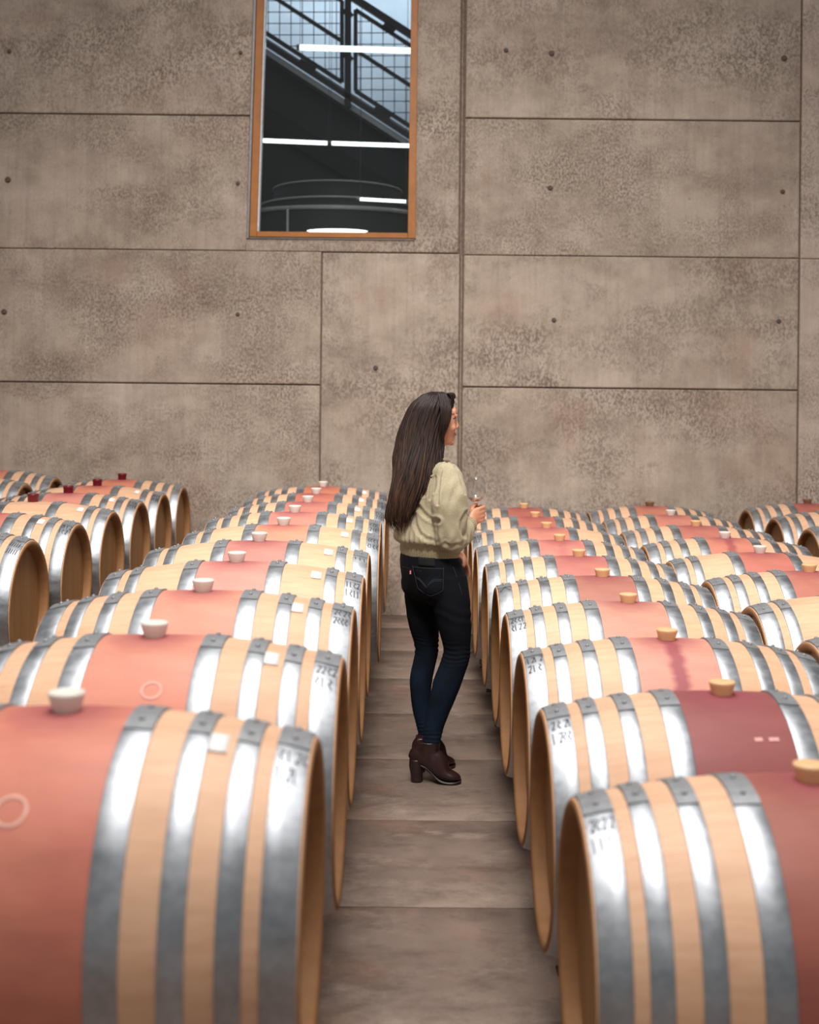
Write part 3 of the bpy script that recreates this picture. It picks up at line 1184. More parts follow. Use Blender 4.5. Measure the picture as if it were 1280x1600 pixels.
# ---- row right of the aisle
YR = [2.50, 3.25, 4.01, 4.77, 5.50, 6.24, 6.98, 7.71, 8.47, 9.22]
XR = [0.790, 0.798, 0.808, 0.814, 0.824, 0.818, 0.808, 0.812, 0.815, 0.805]
RIGHT = [
    (4, (140, 52, 46), 1.0, 'scrawl', 0.0, 'oak barrel with brick-red middle, largest at the front right'),
    (4, (124, 0, 44), 1.0, 'scrawl', 0.0, 'oak barrel with deep wine-red middle, second from the front right of the aisle'),
    (4, (220, 146, 128), 1.0, 'scrawl', 1.0, 'oak barrel with wine drip running down its salmon middle, right of the aisle'),
    (4, (204, 138, 120), 1.0, 'scrawl', 0.0, 'oak barrel with plain salmon middle, fourth from the front right of the aisle'),
    (4, (162, 92, 82), 1.0, 'X', 0.0, 'oak barrel with large black X on its end hoop, right of the aisle'),
    (4, (182, 98, 94), 1.0, 'III', 0.0, 'oak barrel with black tally strokes on its end hoop, right of the aisle'),
    (4, (200, 116, 108), 1.0, None, 0.3, 'oak barrel with clean shiny end hoop, seventh from the front right of the aisle'),
    (3, (196, 116, 102), 1.0, 'scrawl', 0.0, 'six-hooped oak barrel beside the womans hand, eighth from front right of aisle'),
    (4, (174, 84, 74), 1.0, 'scrawl', 0.0, 'oak barrel with dark red middle, last but one right of the aisle'),
    (4, (166, 72, 66), 1.0, 'scrawl', 0.0, 'oak barrel with darkest brick middle, by the wall right of the aisle'),
]
right_objs = []
for k in range(10):
    hp_, stc, am, mk, dr, lab = RIGHT[k]
    right_objs.append(make_barrel((XR[k], YR[k], ZR), lab, 'barrels in the row right of the aisle', hp_, stc, am, 'tan', mk, -1, None, dr, 0.0, 40 + k))
for k in range(0, 10, 2):
    make_rack(0.81, YR[k:k + 2], ZR, 'black steel rack under the %s and %s barrels right of the aisle' % (ORD[k], ORD[k + 1]), 'racks in the row right of the aisle')

# ---- second row on the right, end to end with the first
Y2 = [4.25, 5.00, 5.74, 6.47, 7.20, 7.94, 8.72, 9.50]
R2 = [
    (3, (206, 120, 100), 0.0, 'tan', 'plain oak barrel cut off by the right edge, nearest in the second row right'),
    (3, (206, 120, 100), 0.0, 'tan', 'plain unstained oak barrel at right edge with two bright hoops'),
    (4, (180, 98, 88), 1.0, 'tan', 'oak barrel with dull red middle and tan bung near right edge, second row'),
    (3, (192, 98, 90), 1.0, 'white', 'six-hooped rosy red barrel with white bung, nearest white-bunged in second row right'),
    (4, (202, 116, 98), 1.0, 'white', 'oak barrel with wine drips and white bung, middle of second row right'),
    (4, (180, 94, 86), 1.0, 'tan', 'oak barrel with red middle and tan bung, third from wall in second row right'),
    (4, (196, 112, 98), 1.0, 'white', 'oak barrel with salmon middle and white bung, second from wall in second row right'),
    (4, (186, 104, 84), 1.0, 'brown', 'oak barrel with brown bung, against the wall in second row right'),
]
for k in range(8):
    hp_, stc, am, bg, lab = R2[k]
    make_barrel((1.775 if k > 2 else 1.80, Y2[k], ZR), lab, 'barrels in the second row on the right', hp_, stc, am, bg, None, -1, None, 0.8 if k == 4 else 0.0, 0.0, 70 + k)
for k in range(0, 8, 2):
    make_rack(1.78, Y2[k:k + 2], ZR, 'black steel rack under the %s and %s barrels of the second row right' % (ORD[k], ORD[k + 1]), 'racks in the second row on the right')

# ---- third row on the right, across the far aisle
Y3 = [8.02, 8.79, 9.53]
for k, lab in enumerate(('oak barrel at the right edge showing only its dark head, nearest of far right three',
                         'oak barrel second from wall at far right, dark recessed head',
                         'oak barrel with red middle and brown bung at far right against the wall')):
    make_barrel((2.97, Y3[k], 0.60), lab, 'barrels across the far right aisle', 4, (170, 78, 66), 1.0, 'brown', None, -1, None, 0, 0.0, 90 + k)
make_rack(2.97, Y3[:1], 0.60, 'black steel rack under the far right barrel cut by the photo edge', 'racks across the far right aisle')
make_rack(2.97, Y3[1:], 0.60, 'black steel rack under the two far right barrels nearest the wall', 'racks across the far right aisle')

# ---- rows on the far left
Y4 = [5.70, 6.50, 7.26, 8.00, 8.73, 9.47]
FL = [
    (4, (196, 110, 104), 1.0, 'tally', 'oak barrel at the left edge with black tally marks on its end hoop'),
    (4, (196, 104, 96), 1.0, 'scrawl', 'oak barrel with rosy middle and scrawled end hoop, second from front far left'),
    (3, (206, 120, 100), 0.0, None, 'plain unstained six-hooped oak barrel with burgundy bung, far left row'),
    (4, (206, 124, 112), 1.0, 'scrawl', 'oak barrel with dusty pink middle and burgundy bung, third from wall far left'),
    (3, (208, 122, 92), 1.0, 'scrawl', 'oak barrel with orange-pink middle and burgundy bung, second from wall far left'),
    (4, (202, 112, 84), 1.0, None, 'oak barrel with rust middle and burgundy bung, against the wall far left'),
]
for k in range(6):
    hp_, stc, am, mk, lab = FL[k]
    make_barrel((-2.186, Y4[k], ZL), lab, 'barrels in the far left row', hp_, stc, am, 'red', mk, 1, 1 if k in (1, 2, 3, 4) else None, 0, 0.0, 110 + k)
for k in range(0, 6, 2):
    make_rack(-2.186, Y4[k:k + 2], ZL, 'black steel rack under the %s and %s barrels of the far left row' % (ORD[k], ORD[k + 1]), 'racks in the far left row')
Y5 = [7.95, 8.72, 9.46]
for k, lab in enumerate(('oak barrel at the far left edge, nearest of the outermost row', 'oak barrel second from wall in the outermost left row, only its right end showing',
                         'oak barrel with rusty middle and tan bung, against wall in outermost left row')):
    make_barrel((-3.14, Y5[k], 0.79), lab, 'barrels in the outermost left row', 3 if k < 2 else 4, (200, 116, 88), 1.0, 'tan', None, 1, None, 0, 0.0, 130 + k)
make_rack(-3.14, Y5[:1], 0.79, 'black steel rack under the nearest outermost left barrel', 'racks in the outermost left row')
make_rack(-3.14, Y5[1:], 0.79, 'black steel rack under the two outermost left barrels by the wall', 'racks in the outermost left row')


# pale dried ring on the two front-left barrels, chalky scuffs on the wine-red one
def surf_patch(root, strokes, width, mat, name, lift=0.0012):
    bm = bmesh.new()
    for st in strokes:
        pr = None
        for i, (x, a) in enumerate(st):
            p0, p1 = st[max(i - 1, 0)], st[min(i + 1, len(st) - 1)]
            dx, da = p1[0] - p0[0], (p1[1] - p0[1]) * RB
            L = sqrt(dx * dx + da * da) or 1
            row = []
            for e in (-1, 1):
                xx = x - e * da / L * width / 2
                aa = a + e * dx / L * width / 2 / RB
                r = rad(xx) + lift
                row.append(bm.verts.new((xx, -r * sin(aa), r * cos(aa))))
            if pr:
                bm.faces.new((pr[0], pr[1], row[1], row[0]))
            pr = row
    o = mesh_obj(name, bm, M[mat], root, True, False)
    return o


def circ(x, a, r):
    return [(x + r * cos(2 * pi * k / 32), a + r * sin(2 * pi * k / 32) / RB) for k in range(33)]


surf_patch(left_objs[0], [circ(-0.022, radians(46), 0.026)], 0.006, 'ring', 'ring_mark')
surf_patch(left_objs[1], [circ(0.04, radians(40), 0.022)], 0.006, 'ring', 'ring_mark')
surf_patch(right_objs[1], [[(0.03, 0.62), (0.05, 0.615)], [(0.065, 0.615), (0.09, 0.61)], [(0.125, 0.635), (0.135, 0.64)]], 0.012, 'scuff', 'chalk_scuff')

# ------------------------------------------------------------------ the woman
M['skin'] = simple('skin', lin(212, 148, 115), 0.45, var=0.05, scale=40, sss=0.12)
M['skin'].node_tree.nodes['Principled BSDF'].inputs['Subsurface Radius'].default_value = (0.02, 0.008, 0.004)
M['lips'] = simple('lips', lin(176, 92, 84), 0.35, var=0.05)
M['eye_white'] = simple('eye', lin(168, 156, 148), 0.3, var=0.02)
M['iris'] = simple('iris', lin(46, 30, 22), 0.2)
M['brow'] = simple('eyebrow_hair', lin(40, 26, 20), 0.6)


def mat_hair():
    t = NT('dark_brown_hair')
    c = t.coord()
    at = t.n('ShaderNodeAttribute', attribute_type='GEOMETRY', attribute_name='tone')
    sep = t.n('ShaderNodeSeparateXYZ')
    t.l(c, sep.inputs[0])
    tip = t.ramp(sep.outputs[2], [(0.0, g(1)), (1, g(0))])
    mr = t.n('ShaderNodeMapRange')
    t.l(sep.outputs[2], mr.inputs[0])
    mr.inputs[1].default_value, mr.inputs[2].default_value = 1.28, 1.68
    mr.inputs[3].default_value, mr.inputs[4].default_value = 1.0, 0.0
    lite = t.math('MULTIPLY', mr.outputs[0], at.outputs['Fac'])
    n = t.noise(t.mapping(c, (90, 90, 5)), 1, 4)
    col = t.mix(lite, t.ramp(n, [(0.3, lin(24, 15, 12)), (0.8, lin(52, 34, 27))]), t.ramp(n, [(0.3, lin(56, 35, 24)), (0.8, lin(104, 70, 46))]))
    t.set(base=col, rough=0.55, spec=0.35)
    t.bump(n, 0.25, 0.003)
    return t.m


M['hair'] = mat_hair()


def mat_knit(name, col, rib=False):
    t = NT(name)
    c = t.coord()
    a = t.noise(c, 240, 2, 0.6)
    b = t.noise(c, 9, 4, 0.6)
    cc = t.ramp(b, [(0.3, tuple(x * 0.9 for x in col[:3]) + (1,)), (0.7, tuple(min(1, x * 1.08) for x in col[:3]) + (1,))])
    cc = t.mix(1.0, cc, t.ramp(a, [(0.3, g(0.82)), (0.7, g(1.1))]), 'MULTIPLY')
    t.set(base=cc, rough=0.95, spec=0.1, sheen=0.12)
    t.bump(a, 0.22, 0.002)
    return t.m


M['knit'] = mat_knit('sage_cream_knit', lin(176, 164, 136))
M['rib'] = mat_knit('sage_cream_rib', lin(162, 149, 119))


def mat_denim():
    t = NT('dark_indigo_denim')
    c = t.coord()
    a = t.noise(c, 300, 2, 0.6)
    b = t.noise(t.mapping(c, (1, 1, 0.6)), 6, 4, 0.6)
    sep = t.n('ShaderNodeSeparateXYZ')
    t.l(c, sep.inputs[0])
    mr = t.n('ShaderNodeMapRange')
    t.l(sep.outputs[2], mr.inputs[0])
    mr.inputs[1].default_value, mr.inputs[2].default_value = 0.62, 0.42
    fade = t.math('MULTIPLY', mr.outputs[0], t.ramp(b, [(0.35, g(0.3)), (0.65, g(1.0))]))
    col = t.mix(fade, lin(12, 15, 22), lin(25, 44, 64))
    col = t.mix(1.0, col, t.ramp(a, [(0.3, g(0.75)), (0.7, g(1.2))]), 'MULTIPLY')
    t.set(base=col, rough=0.85, spec=0.2)
    t.bump(a, 0.25, 0.002)
    return t.m


M['denim'] = mat_denim()
M['stitch'] = simple('grey_blue_stitch', lin(60, 65, 76), 0.8)
M['patch'] = simple('black_leather_patch', lin(14, 13, 14), 0.85)
M['red_tab'] = simple('red_tab', lin(190, 30, 44), 0.6, var=0.03)
M['white_thread'] = simple('white_thread', lin(230, 220, 220), 0.7, var=0.02)
M['leather'] = simple('oxblood_leather', lin(46, 24, 22), 0.36, var=0.15, scale=18, coat=0.15)
M['elastic'] = simple('dark_elastic', lin(48, 26, 26), 0.8)
M['sole'] = simple('dark_stacked_heel', lin(44, 28, 26), 0.45)
M['welt'] = simple('pale_worn_sole_edge', lin(112, 96, 88), 0.6)
M['sock'] = simple('pale_sock', lin(214, 206, 196), 0.9)
M['button'] = simple('bone_button', lin(214, 206, 186), 0.4)

WO = Vector((0.108, 5.62, 0.0))
person = empty('person', WO)
tag(person, 'dark-haired woman in cream sweater and jeans standing in the aisle holding a glass', 'person')
PH = radians(55)
FW = Vector((sin(PH), cos(PH), 0))
RT_ = Vector((cos(PH), -sin(PH), 0))
HH = radians(76)
HF = Vector((sin(HH), cos(HH), 0))
HR_ = Vector((cos(HH), -sin(HH), 0))
UP = Vector((0, 0, 1))


def hpnt(f, r, z):
    """head coordinates: forward, right, height"""
    return Vector((-0.012, 0.0, 0)) + HF * f + HR_ * r + UP * z


def t3(v, *r):
    return (v.x, v.y, v.z, *r)


# --- body: one continuous skin
bm = bmesh.new()
stack(bm, [(0.0, 0.0, 0.80, 0.09, 0.06), (0.0, 0.0, 0.86, 0.130, 0.085), (-0.010, 0, 0.94, 0.125, 0.082), (-0.026, 0, 1.04, 0.112, 0.080), (-0.03, 0, 1.14, 0.118, 0.09),
           (-0.035, 0, 1.24, 0.135, 0.10), (-0.035, 0, 1.32, 0.150, 0.092), (-0.03, 0, 1.375, 0.125, 0.070), (-0.025, 0, 1.405, 0.07, 0.055)], RT_, FW)
loft(bm, [(-0.03, 0, 1.37, .055, .055), (-0.026, 0, 1.42, .048, .048), (-0.018, 0, 1.48, .046, .048), (-0.012, 0, 1.54, .048, .05)], 16, 3)
# head: skull, face, jaw
hrot = Matrix((HF, -HR_, UP)).transposed()
ball(bm, hpnt(-0.012, 0, 1.612), (0.094, 0.074, 0.088), hrot, 28)
ball(bm, hpnt(0.030, 0, 1.575), (0.060, 0.061, 0.090), hrot, 28)
stack(bm, [t3(hpnt(0.042, 0, 1.479), .020, .014), t3(hpnt(0.042, 0, 1.490), .032, .034), t3(hpnt(0.034, 0, 1.52), .045, .044), t3(hpnt(0.030, 0, 1.555), .055, .056), t3(hpnt(0.028, 0, 1.60), .060, .060)], HR_, HF, 24)
ball(bm, hpnt(0.071, 0, 1.490), (0.015, 0.020, 0.014), hrot)
ball(bm, hpnt(0.074, 0, 1.626), (0.016, 0.048, 0.03), hrot)
for s in (-1, 1):
    ball(bm, hpnt(0.062, s * 0.036, 1.556), (0.020, 0.022, 0.020), hrot)
    ball(bm, hpnt(0.080, s * 0.026, 1.610), (0.010, 0.022, 0.007), hrot)
    ball(bm, hpnt(-0.008, s * 0.069, 1.574), (0.016, 0.007, 0.028), hrot)
# nose
loft(bm, [t3(hpnt(0.078, 0, 1.608), .007, .008), t3(hpnt(0.087, 0, 1.588), .008, .010), t3(hpnt(0.097, 0, 1.566), .010, .010), t3(hpnt(0.091, 0, 1.556), .010, .010)], 12, 4)
ball(bm, hpnt(0.099, 0, 1.565), 0.0090, None, 12)
ball(bm, hpnt(0.066, 0, 1.508), (0.018, 0.024, 0.020), hrot)
ball(bm, hpnt(0.074, 0, 1.544), (0.014, 0.022, 0.014), hrot)
for s in (-1, 1):
    ball(bm, hpnt(0.088, s * 0.011, 1.558), (0.011, 0.007, 0.007), hrot, 12)
# lips ride on a small mound
ball(bm, hpnt(0.076, 0, 1.528), (0.014, 0.024, 0.018), hrot)


# arms
SR = Vector((0.045, -0.125, 1.345))
ER = Vector((0.053, -0.165, 1.085))
WR = Vector((0.143, -0.040, 1.132))
loft(bm, [(-0.02, -0.05, 1.345, .05, .05), t3(SR, .046, .046), (0.05, -0.15, 1.22, .040, .040), t3(ER, .036, .036), (0.10, -0.10, 1.11, .033, .036), t3(WR, .023, .027), (0.153, -0.026, 1.142, .024, .030)], 16, 4)
SL = Vector((-0.11, 0.10, 1.345))
EL = Vector((-0.04, 0.235, 1.095))
WL = Vector((0.080, 0.150, 1.000))
loft(bm, [(-0.07, 0.05, 1.345, .05, .05), t3(SL, .046, .046), (-0.08, 0.18, 1.22, .040, .040), t3(EL, .036, .036), (0.03, 0.20, 1.045, .033, .034), t3(WL, .023, .027), (0.095, 0.140, 0.985, .024, .030)], 16, 4)
# right hand closed round the stem of the glass; stem stands at GX, GY
GX, GY = 0.170, 0.028
loft(bm, [(0.148, -0.033, 1.138, .018, .026), (0.158, -0.016, 1.152, .017, .034), (0.172, 0.000, 1.166, .016, .038), (0.188, 0.010, 1.178, .013, .034)], 16, 4, side=(0.55, -0.75, -0.1))
for i, (dz, rr_) in enumerate(((0.030, .0085), (0.011, .0090), (-0.008, .0088), (-0.026, .0076))):
    z0 = 1.172 + dz
    k = (1.0, 1.06, 1.0, 0.86)[i]
    loft(bm, [(0.178, -0.006, z0 - 0.006, rr_, rr_), (0.200, 0.014, z0 + 0.001, rr_ * 1.08, rr_ * 1.08), (0.203 + 0.004 * k, 0.036, z0 + 0.002, rr_, rr_), (0.188, 0.048 * k + 0.002, z0, rr_ * 1.02, rr_ * 1.02),
              (0.168, 0.046 * k, z0 - 0.002, rr_ * 0.92, rr_ * 0.92), (0.158, 0.034, z0 - 0.003, rr_ * 0.8, rr_ * 0.8)], 10, 4)
loft(bm, [(0.158, -0.012, 1.160, .013, .013), (0.152, 0.004, 1.185, .0115, .0115), (0.157, 0.020, 1.204, .0100, .0100), (0.168, 0.034, 1.214, .0090, .0090), (0.178, 0.042, 1.216, .0070, .0070)], 10, 4)
# left hand resting at the front pocket: palm down the hip, fingers slightly bent, thumb hooked
loft(bm, [(0.090, 0.144, 0.992, .018, .027), (0.106, 0.126, 0.972, .015, .033), (0.118, 0.108, 0.945, .014, .038), (0.124, 0.098, 0.920, .012, .036)], 16, 4, side=(0.80, 0.55, 0.2))
for i, (o, ln, rr_) in enumerate(((-0.030, 0.058, .0078), (-0.010, 0.068, .0082), (0.010, 0.064, .0080), (0.028, 0.050, .0070))):
    bx, by = 0.126 + o * 0.55, 0.092 - o * 0.80
    loft(bm, [(bx - 0.003, by + 0.006, 0.938, rr_, rr_), (bx + 0.003, by, 0.916, rr_ * 1.05, rr_ * 1.05), (bx + 0.004, by - 0.003, 0.916 - ln * 0.45, rr_, rr_), (bx - 0.004, by - 0.002, 0.916 - ln * 0.8, rr_ * .9, rr_ * .9), (bx - 0.010, by + 0.001, 0.916 - ln, rr_ * .75, rr_ * .75)], 10, 3)
loft(bm, [(0.098, 0.118, 0.972, .012, .012), (0.118, 0.088, 0.962, .0105, .0105), (0.122, 0.066, 0.945, .0095, .0095), (0.116, 0.052, 0.930, .0075, .0075)], 10, 4)
# legs under the denim, ankles into the boots
NEAR = [(0.045, -0.075, 0.90, .085, .085), (0.062, -0.085, 0.80, .083, .085), (0.078, -0.088, 0.69, .073, .078), (0.088, -0.088, 0.60, .060, .062), (0.086, -0.088, 0.56, .060, .058),
        (0.072, -0.085, 0.51, .060, .058), (0.046, -0.080, 0.435, .061, .058), (0.014, -0.070, 0.327, .051, .048), (-0.008, -0.064, 0.242, .043, .040), (-0.018, -0.062, 0.170, .039, .036)]
FAR = [(-0.060, 0.070, 0.90, .085, .085), (-0.064, 0.080, 0.80, .082, .086), (-0.056, 0.090, 0.68, .072, .074), (-0.043, 0.100, 0.58, .056, .058), (-0.043, 0.102, 0.535, .053, .055),
       (-0.054, 0.104, 0.48, .052, .054), (-0.066, 0.106, 0.41, .052, .053), (-0.066, 0.108, 0.31, .043, .044), (-0.056, 0.108, 0.23, .036, .036), (-0.040, 0.112, 0.165, .034, .034)]
for L in (NEAR, FAR):
    loft(bm, [(x, y, z, a - 0.011, b - 0.011) for x, y, z, a, b in L] + [(L[-1][0] - 0.012, L[-1][1], 0.13, .020, .022)], 16, 4, side=(1, 0, 0))
body = remesh(mesh_obj('body', bm, M['skin'], person), 0.0040, 5, 0.5)

# eyes, brows and lips set on the face's own surface
def bvh(o):
    b = bmesh.new()
    b.from_mesh(o.data)
    t = BVHTree.FromBMesh(b)
    b.free()
    return t


FT = bvh(body)


def face(r_, z, lift):
    h = FT.ray_cast(hpnt(0.3, r_, z), -HF)
    return h[0] + HF * lift


for s in (-1, 1):
    ec = face(s * 0.030, 1.594, -0.0098)
    bm = bmesh.new()
    ball(bm, ec, (0.0100, 0.0120, 0.0064), hrot, 16)
    e = mesh_obj('eye', bm, M['eye_white'], person)
    bm = bmesh.new()
    ball(bm, ec + HF * 0.0076 + HR_ * (s * 0.001), (0.0030, 0.0056, 0.0054), hrot, 12)
    mesh_obj('iris', bm, M['iris'], e)
    bm = bmesh.new()
    loft(bm, [t3(face(s * 0.017, 1.5975, 0.000), .0008, .0008), t3(face(s * 0.025, 1.6005, 0.0008), .0018, .0014), t3(face(s * 0.034, 1.6010, 0.0010), .0022, .0016), t3(face(s * 0.043, 1.5985, 0.0010), .0018, .0012), t3(face(s * 0.049, 1.5975, 0.002), .0006, .0006)], 6, 4)
    mesh_obj('eyelashes', bm, M['brow'], e)
    bm = bmesh.new()
    loft(bm, [t3(face(s * 0.013, 1.6155, -0.0002), .0015, .0022), t3(face(s * 0.024, 1.6195, 0), .0018, .0026), t3(face(s * 0.036, 1.6215, 0), .0016, .0022), t3(face(s * 0.050, 1.6165, 0), .0008, .001)], 6, 4)
    mesh_obj('eyebrow', bm, M['brow'], person)
bm = bmesh.new()
loft(bm, [t3(face(-0.023, 1.5295, -.0005), .0008, .0008), t3(face(-0.010, 1.5325, 0), .0028, .0030), t3(face(0, 1.5318, 0.0004), .0026, .0028), t3(face(0.010, 1.5325, 0), .0028, .0030), t3(face(0.023, 1.5295, -.0005), .0008, .0008)], 8, 4)
loft(bm, [t3(face(-0.022, 1.5285, -.0005), .0008, .0008), t3(face(-0.009, 1.5240, 0), .0032, .0034), t3(face(0, 1.5230, 0.0004), .0034, .0036), t3(face(0.009, 1.5240, 0), .0032, .0034), t3(face(0.022, 1.5285, -.0005), .0008, .0008)], 8, 4)
lp_ = mesh_obj('lips', bm, M['lips'], person)
bm = bmesh.new()
loft(bm, [t3(face(-0.027, 1.5310, 0), .0006, .0006), t3(face(-0.014, 1.5284, 0.0016), .0009, .0009), t3(face(0, 1.5276, 0.0030), .0008, .0008), t3(face(0.014, 1.5284, 0.0016), .0009, .0009), t3(face(0.027, 1.5310, 0), .0006, .0006)], 6, 4)
mesh_obj('mouth_line', bm, M['brow'], lp_)

# --- jeans
bm = bmesh.new()
stack(bm, [(-0.036, 0, 1.02, 0.140, 0.108), (-0.036, 0, 0.985, 0.152, 0.118), (-0.024, -0.002, 0.93, 0.166, 0.128), (-0.010, -0.003, 0.87, 0.170, 0.130), (0.000, 0, 0.81, 0.158, 0.116), (0.006, 0, 0.775, 0.10, 0.075)], RT_, FW, 28)
for b_, r_ in ((-1, 0.078), (1, 0.078)):
    c = Vector((0.0, 0, 0.865)) + RT_ * (b_ * 0.072) - FW * 0.052
    ball(bm, c, (0.078, 0.082, 0.085))
for L in (NEAR, FAR):
    loft(bm, L, 20, 4, side=(1, 0, 0))
jeans = remesh(mesh_obj('jeans', bm, M['denim'], person), 0.0050, 8, 0.5)
# creases: gathered rings behind the knees, drag lines at the seat, small folds at the ankle
me = jeans.data
NRM = [v.normal.copy() for v in me.vertices]
for v, n in zip(me.vertices, NRM):
    z = v.co.z
    k = 0.0
    kn = math.exp(-((z - 0.575) / 0.05) ** 2)
    k += 0.0022 * kn * sin(z * 300 + 40 * v.co.x + 6 * noise.noise(v.co * 11)) * (0.5 + noise.noise(v.co * 17 + Vector((3, 1, 2))))
    an = math.exp(-((z - 0.20) / 0.04) ** 2)
    k += 0.0012 * an * sin(z * 380 + 3 * noise.noise(v.co * 16))
    th = math.exp(-((z - 0.75) / 0.06) ** 2)
    k += 0.0012 * th * sin((z + 0.5 * v.co.x) * 110 + 4 * noise.noise(v.co * 8))
    k += 0.0016 * noise.noise(v.co * 22)
    v.co += n * k
me.update()


JT = bvh(jeans)


def lpx(px, py):
    return (px - 680) / 351.4, (1215 - py) / 351.4


def cast(tree, x, z, lift, y=-1.0, d=(0, 1, 0)):
    h = tree.ray_cast(Vector((x, y, z)), Vector(d))
    if h[0] is None:
        return None
    n = h[1] if h[1].y < 0 else -h[1]
    return h[0] + n * lift


def line_on(tree, pts, r, lift, bm):
    P = [cast(tree, *lpx(*p), lift) for p in pts]
    P = [p for p in P if p is not None]
    if len(P) > 1:
        loft(bm, [t3(p, r, r) for p in P], 6, 2)


# back pocket: a patch of denim lying on the seat with double stitching and the arched seam
rows = []
for i in range(13):
    t_ = i / 12
    py = 879.5 + t_ * 43
    if t_ < 0.80:
        l, r = 642 + t_ / 0.80 * 9, 688.5 - t_ / 0.8 * 1.0
    else:
        q = (t_ - 0.80) / 0.20
        l, r = 651 + q * 17, 687.5 - q * 18
    rows.append([(l + (r - l) * j / 12, py) for j in range(13)])
bm = bmesh.new()
grid = [[cast(JT, *lpx(*p), 0.0022) for p in row] for row in rows]
vg = [[bm.verts.new(p) if p else None for p in row] for row in grid]
for i in range(12):
    for j in range(12):
        q = (vg[i][j], vg[i][j + 1], vg[i + 1][j + 1], vg[i + 1][j])
        if all(q):
            bm.faces.new(q)
pocket = mesh_obj('back_pocket', bm, M['denim'], jeans, True)
sd = pocket.modifiers.new('thick', 'SOLIDIFY')
sd.thickness = 0.002
bm = bmesh.new()
outline = [rows[0][0], rows[3][0], rows[6][0], rows[9][0], rows[10][0], rows[12][6], rows[10][12], rows[9][12], rows[5][12], rows[0][12]]
line_on(JT, outline, 0.0009, 0.0034, bm)
line_on(JT, [(642, 881.5), (655, 881.5), (670, 881.5), (688, 881.5)], 0.0009, 0.0034, bm)
for d in (0, 2.2):
    line_on(JT, [(647, 896 + d), (653, 898 + d), (658, 903 + d), (663.5, 909 + d)], 0.0008, 0.0034, bm)
    line_on(JT, [(663.5, 909 + d), (669, 902 + d), (676, 897.5 + d), (687, 898 + d)], 0.0008, 0.0034, bm)
mesh_obj('pocket_stitching', bm, M['stitch'], pocket)
bm = bmesh.new()
line_on(JT, [(703, 880), (708, 893), (713, 908), (717, 922)], 0.0008, 0.0026, bm)
line_on(JT, [(627, 884), (640, 885), (655, 886.5)], 0.0006, 0.0022, bm)
mesh_obj('side_stitching', bm, M['stitch'], jeans)
bm = bmesh.new()
p = cast(JT, *lpx(639, 890), 0.003)
box(bm, p.x - 0.0040, p.x + 0.0040, p.y - 0.0015, p.y + 0.002, p.z - 0.009, p.z + 0.009)
tabo = mesh_obj('red_tab', bm, M['red_tab'], pocket, False)
bm = bmesh.new()
for k in range(4):
    box(bm, p.x - 0.002, p.x + 0.0025, p.y - 0.0022, p.y - 0.0014, p.z - 0.0075 + k * 0.0037, p.z - 0.0055 + k * 0.0037)
mesh_obj('tab_lettering', bm, M['white_thread'], pocket, False)
tabo['label'] = 'small red tab with white lettering'

# --- boots
BOOT = [  # along the foot, underside, top, half width
    (0.006, 0.088, 0.112, 0.015), (0.012, 0.083, 0.130, 0.026), (0.036, 0.079, 0.160, 0.034), (0.075, 0.064, 0.162, 0.034), (0.105, 0.041, 0.150, 0.034), (0.128, 0.021, 0.124, 0.036), (0.147, 0.012, 0.090, 0.039),
    (0.167, 0.009, 0.066, 0.041), (0.190, 0.009, 0.052, 0.040), (0.209, 0.010, 0.042, 0.032), (0.221, 0.012, 0.031, 0.020), (0.226, 0.015, 0.024, 0.009)]


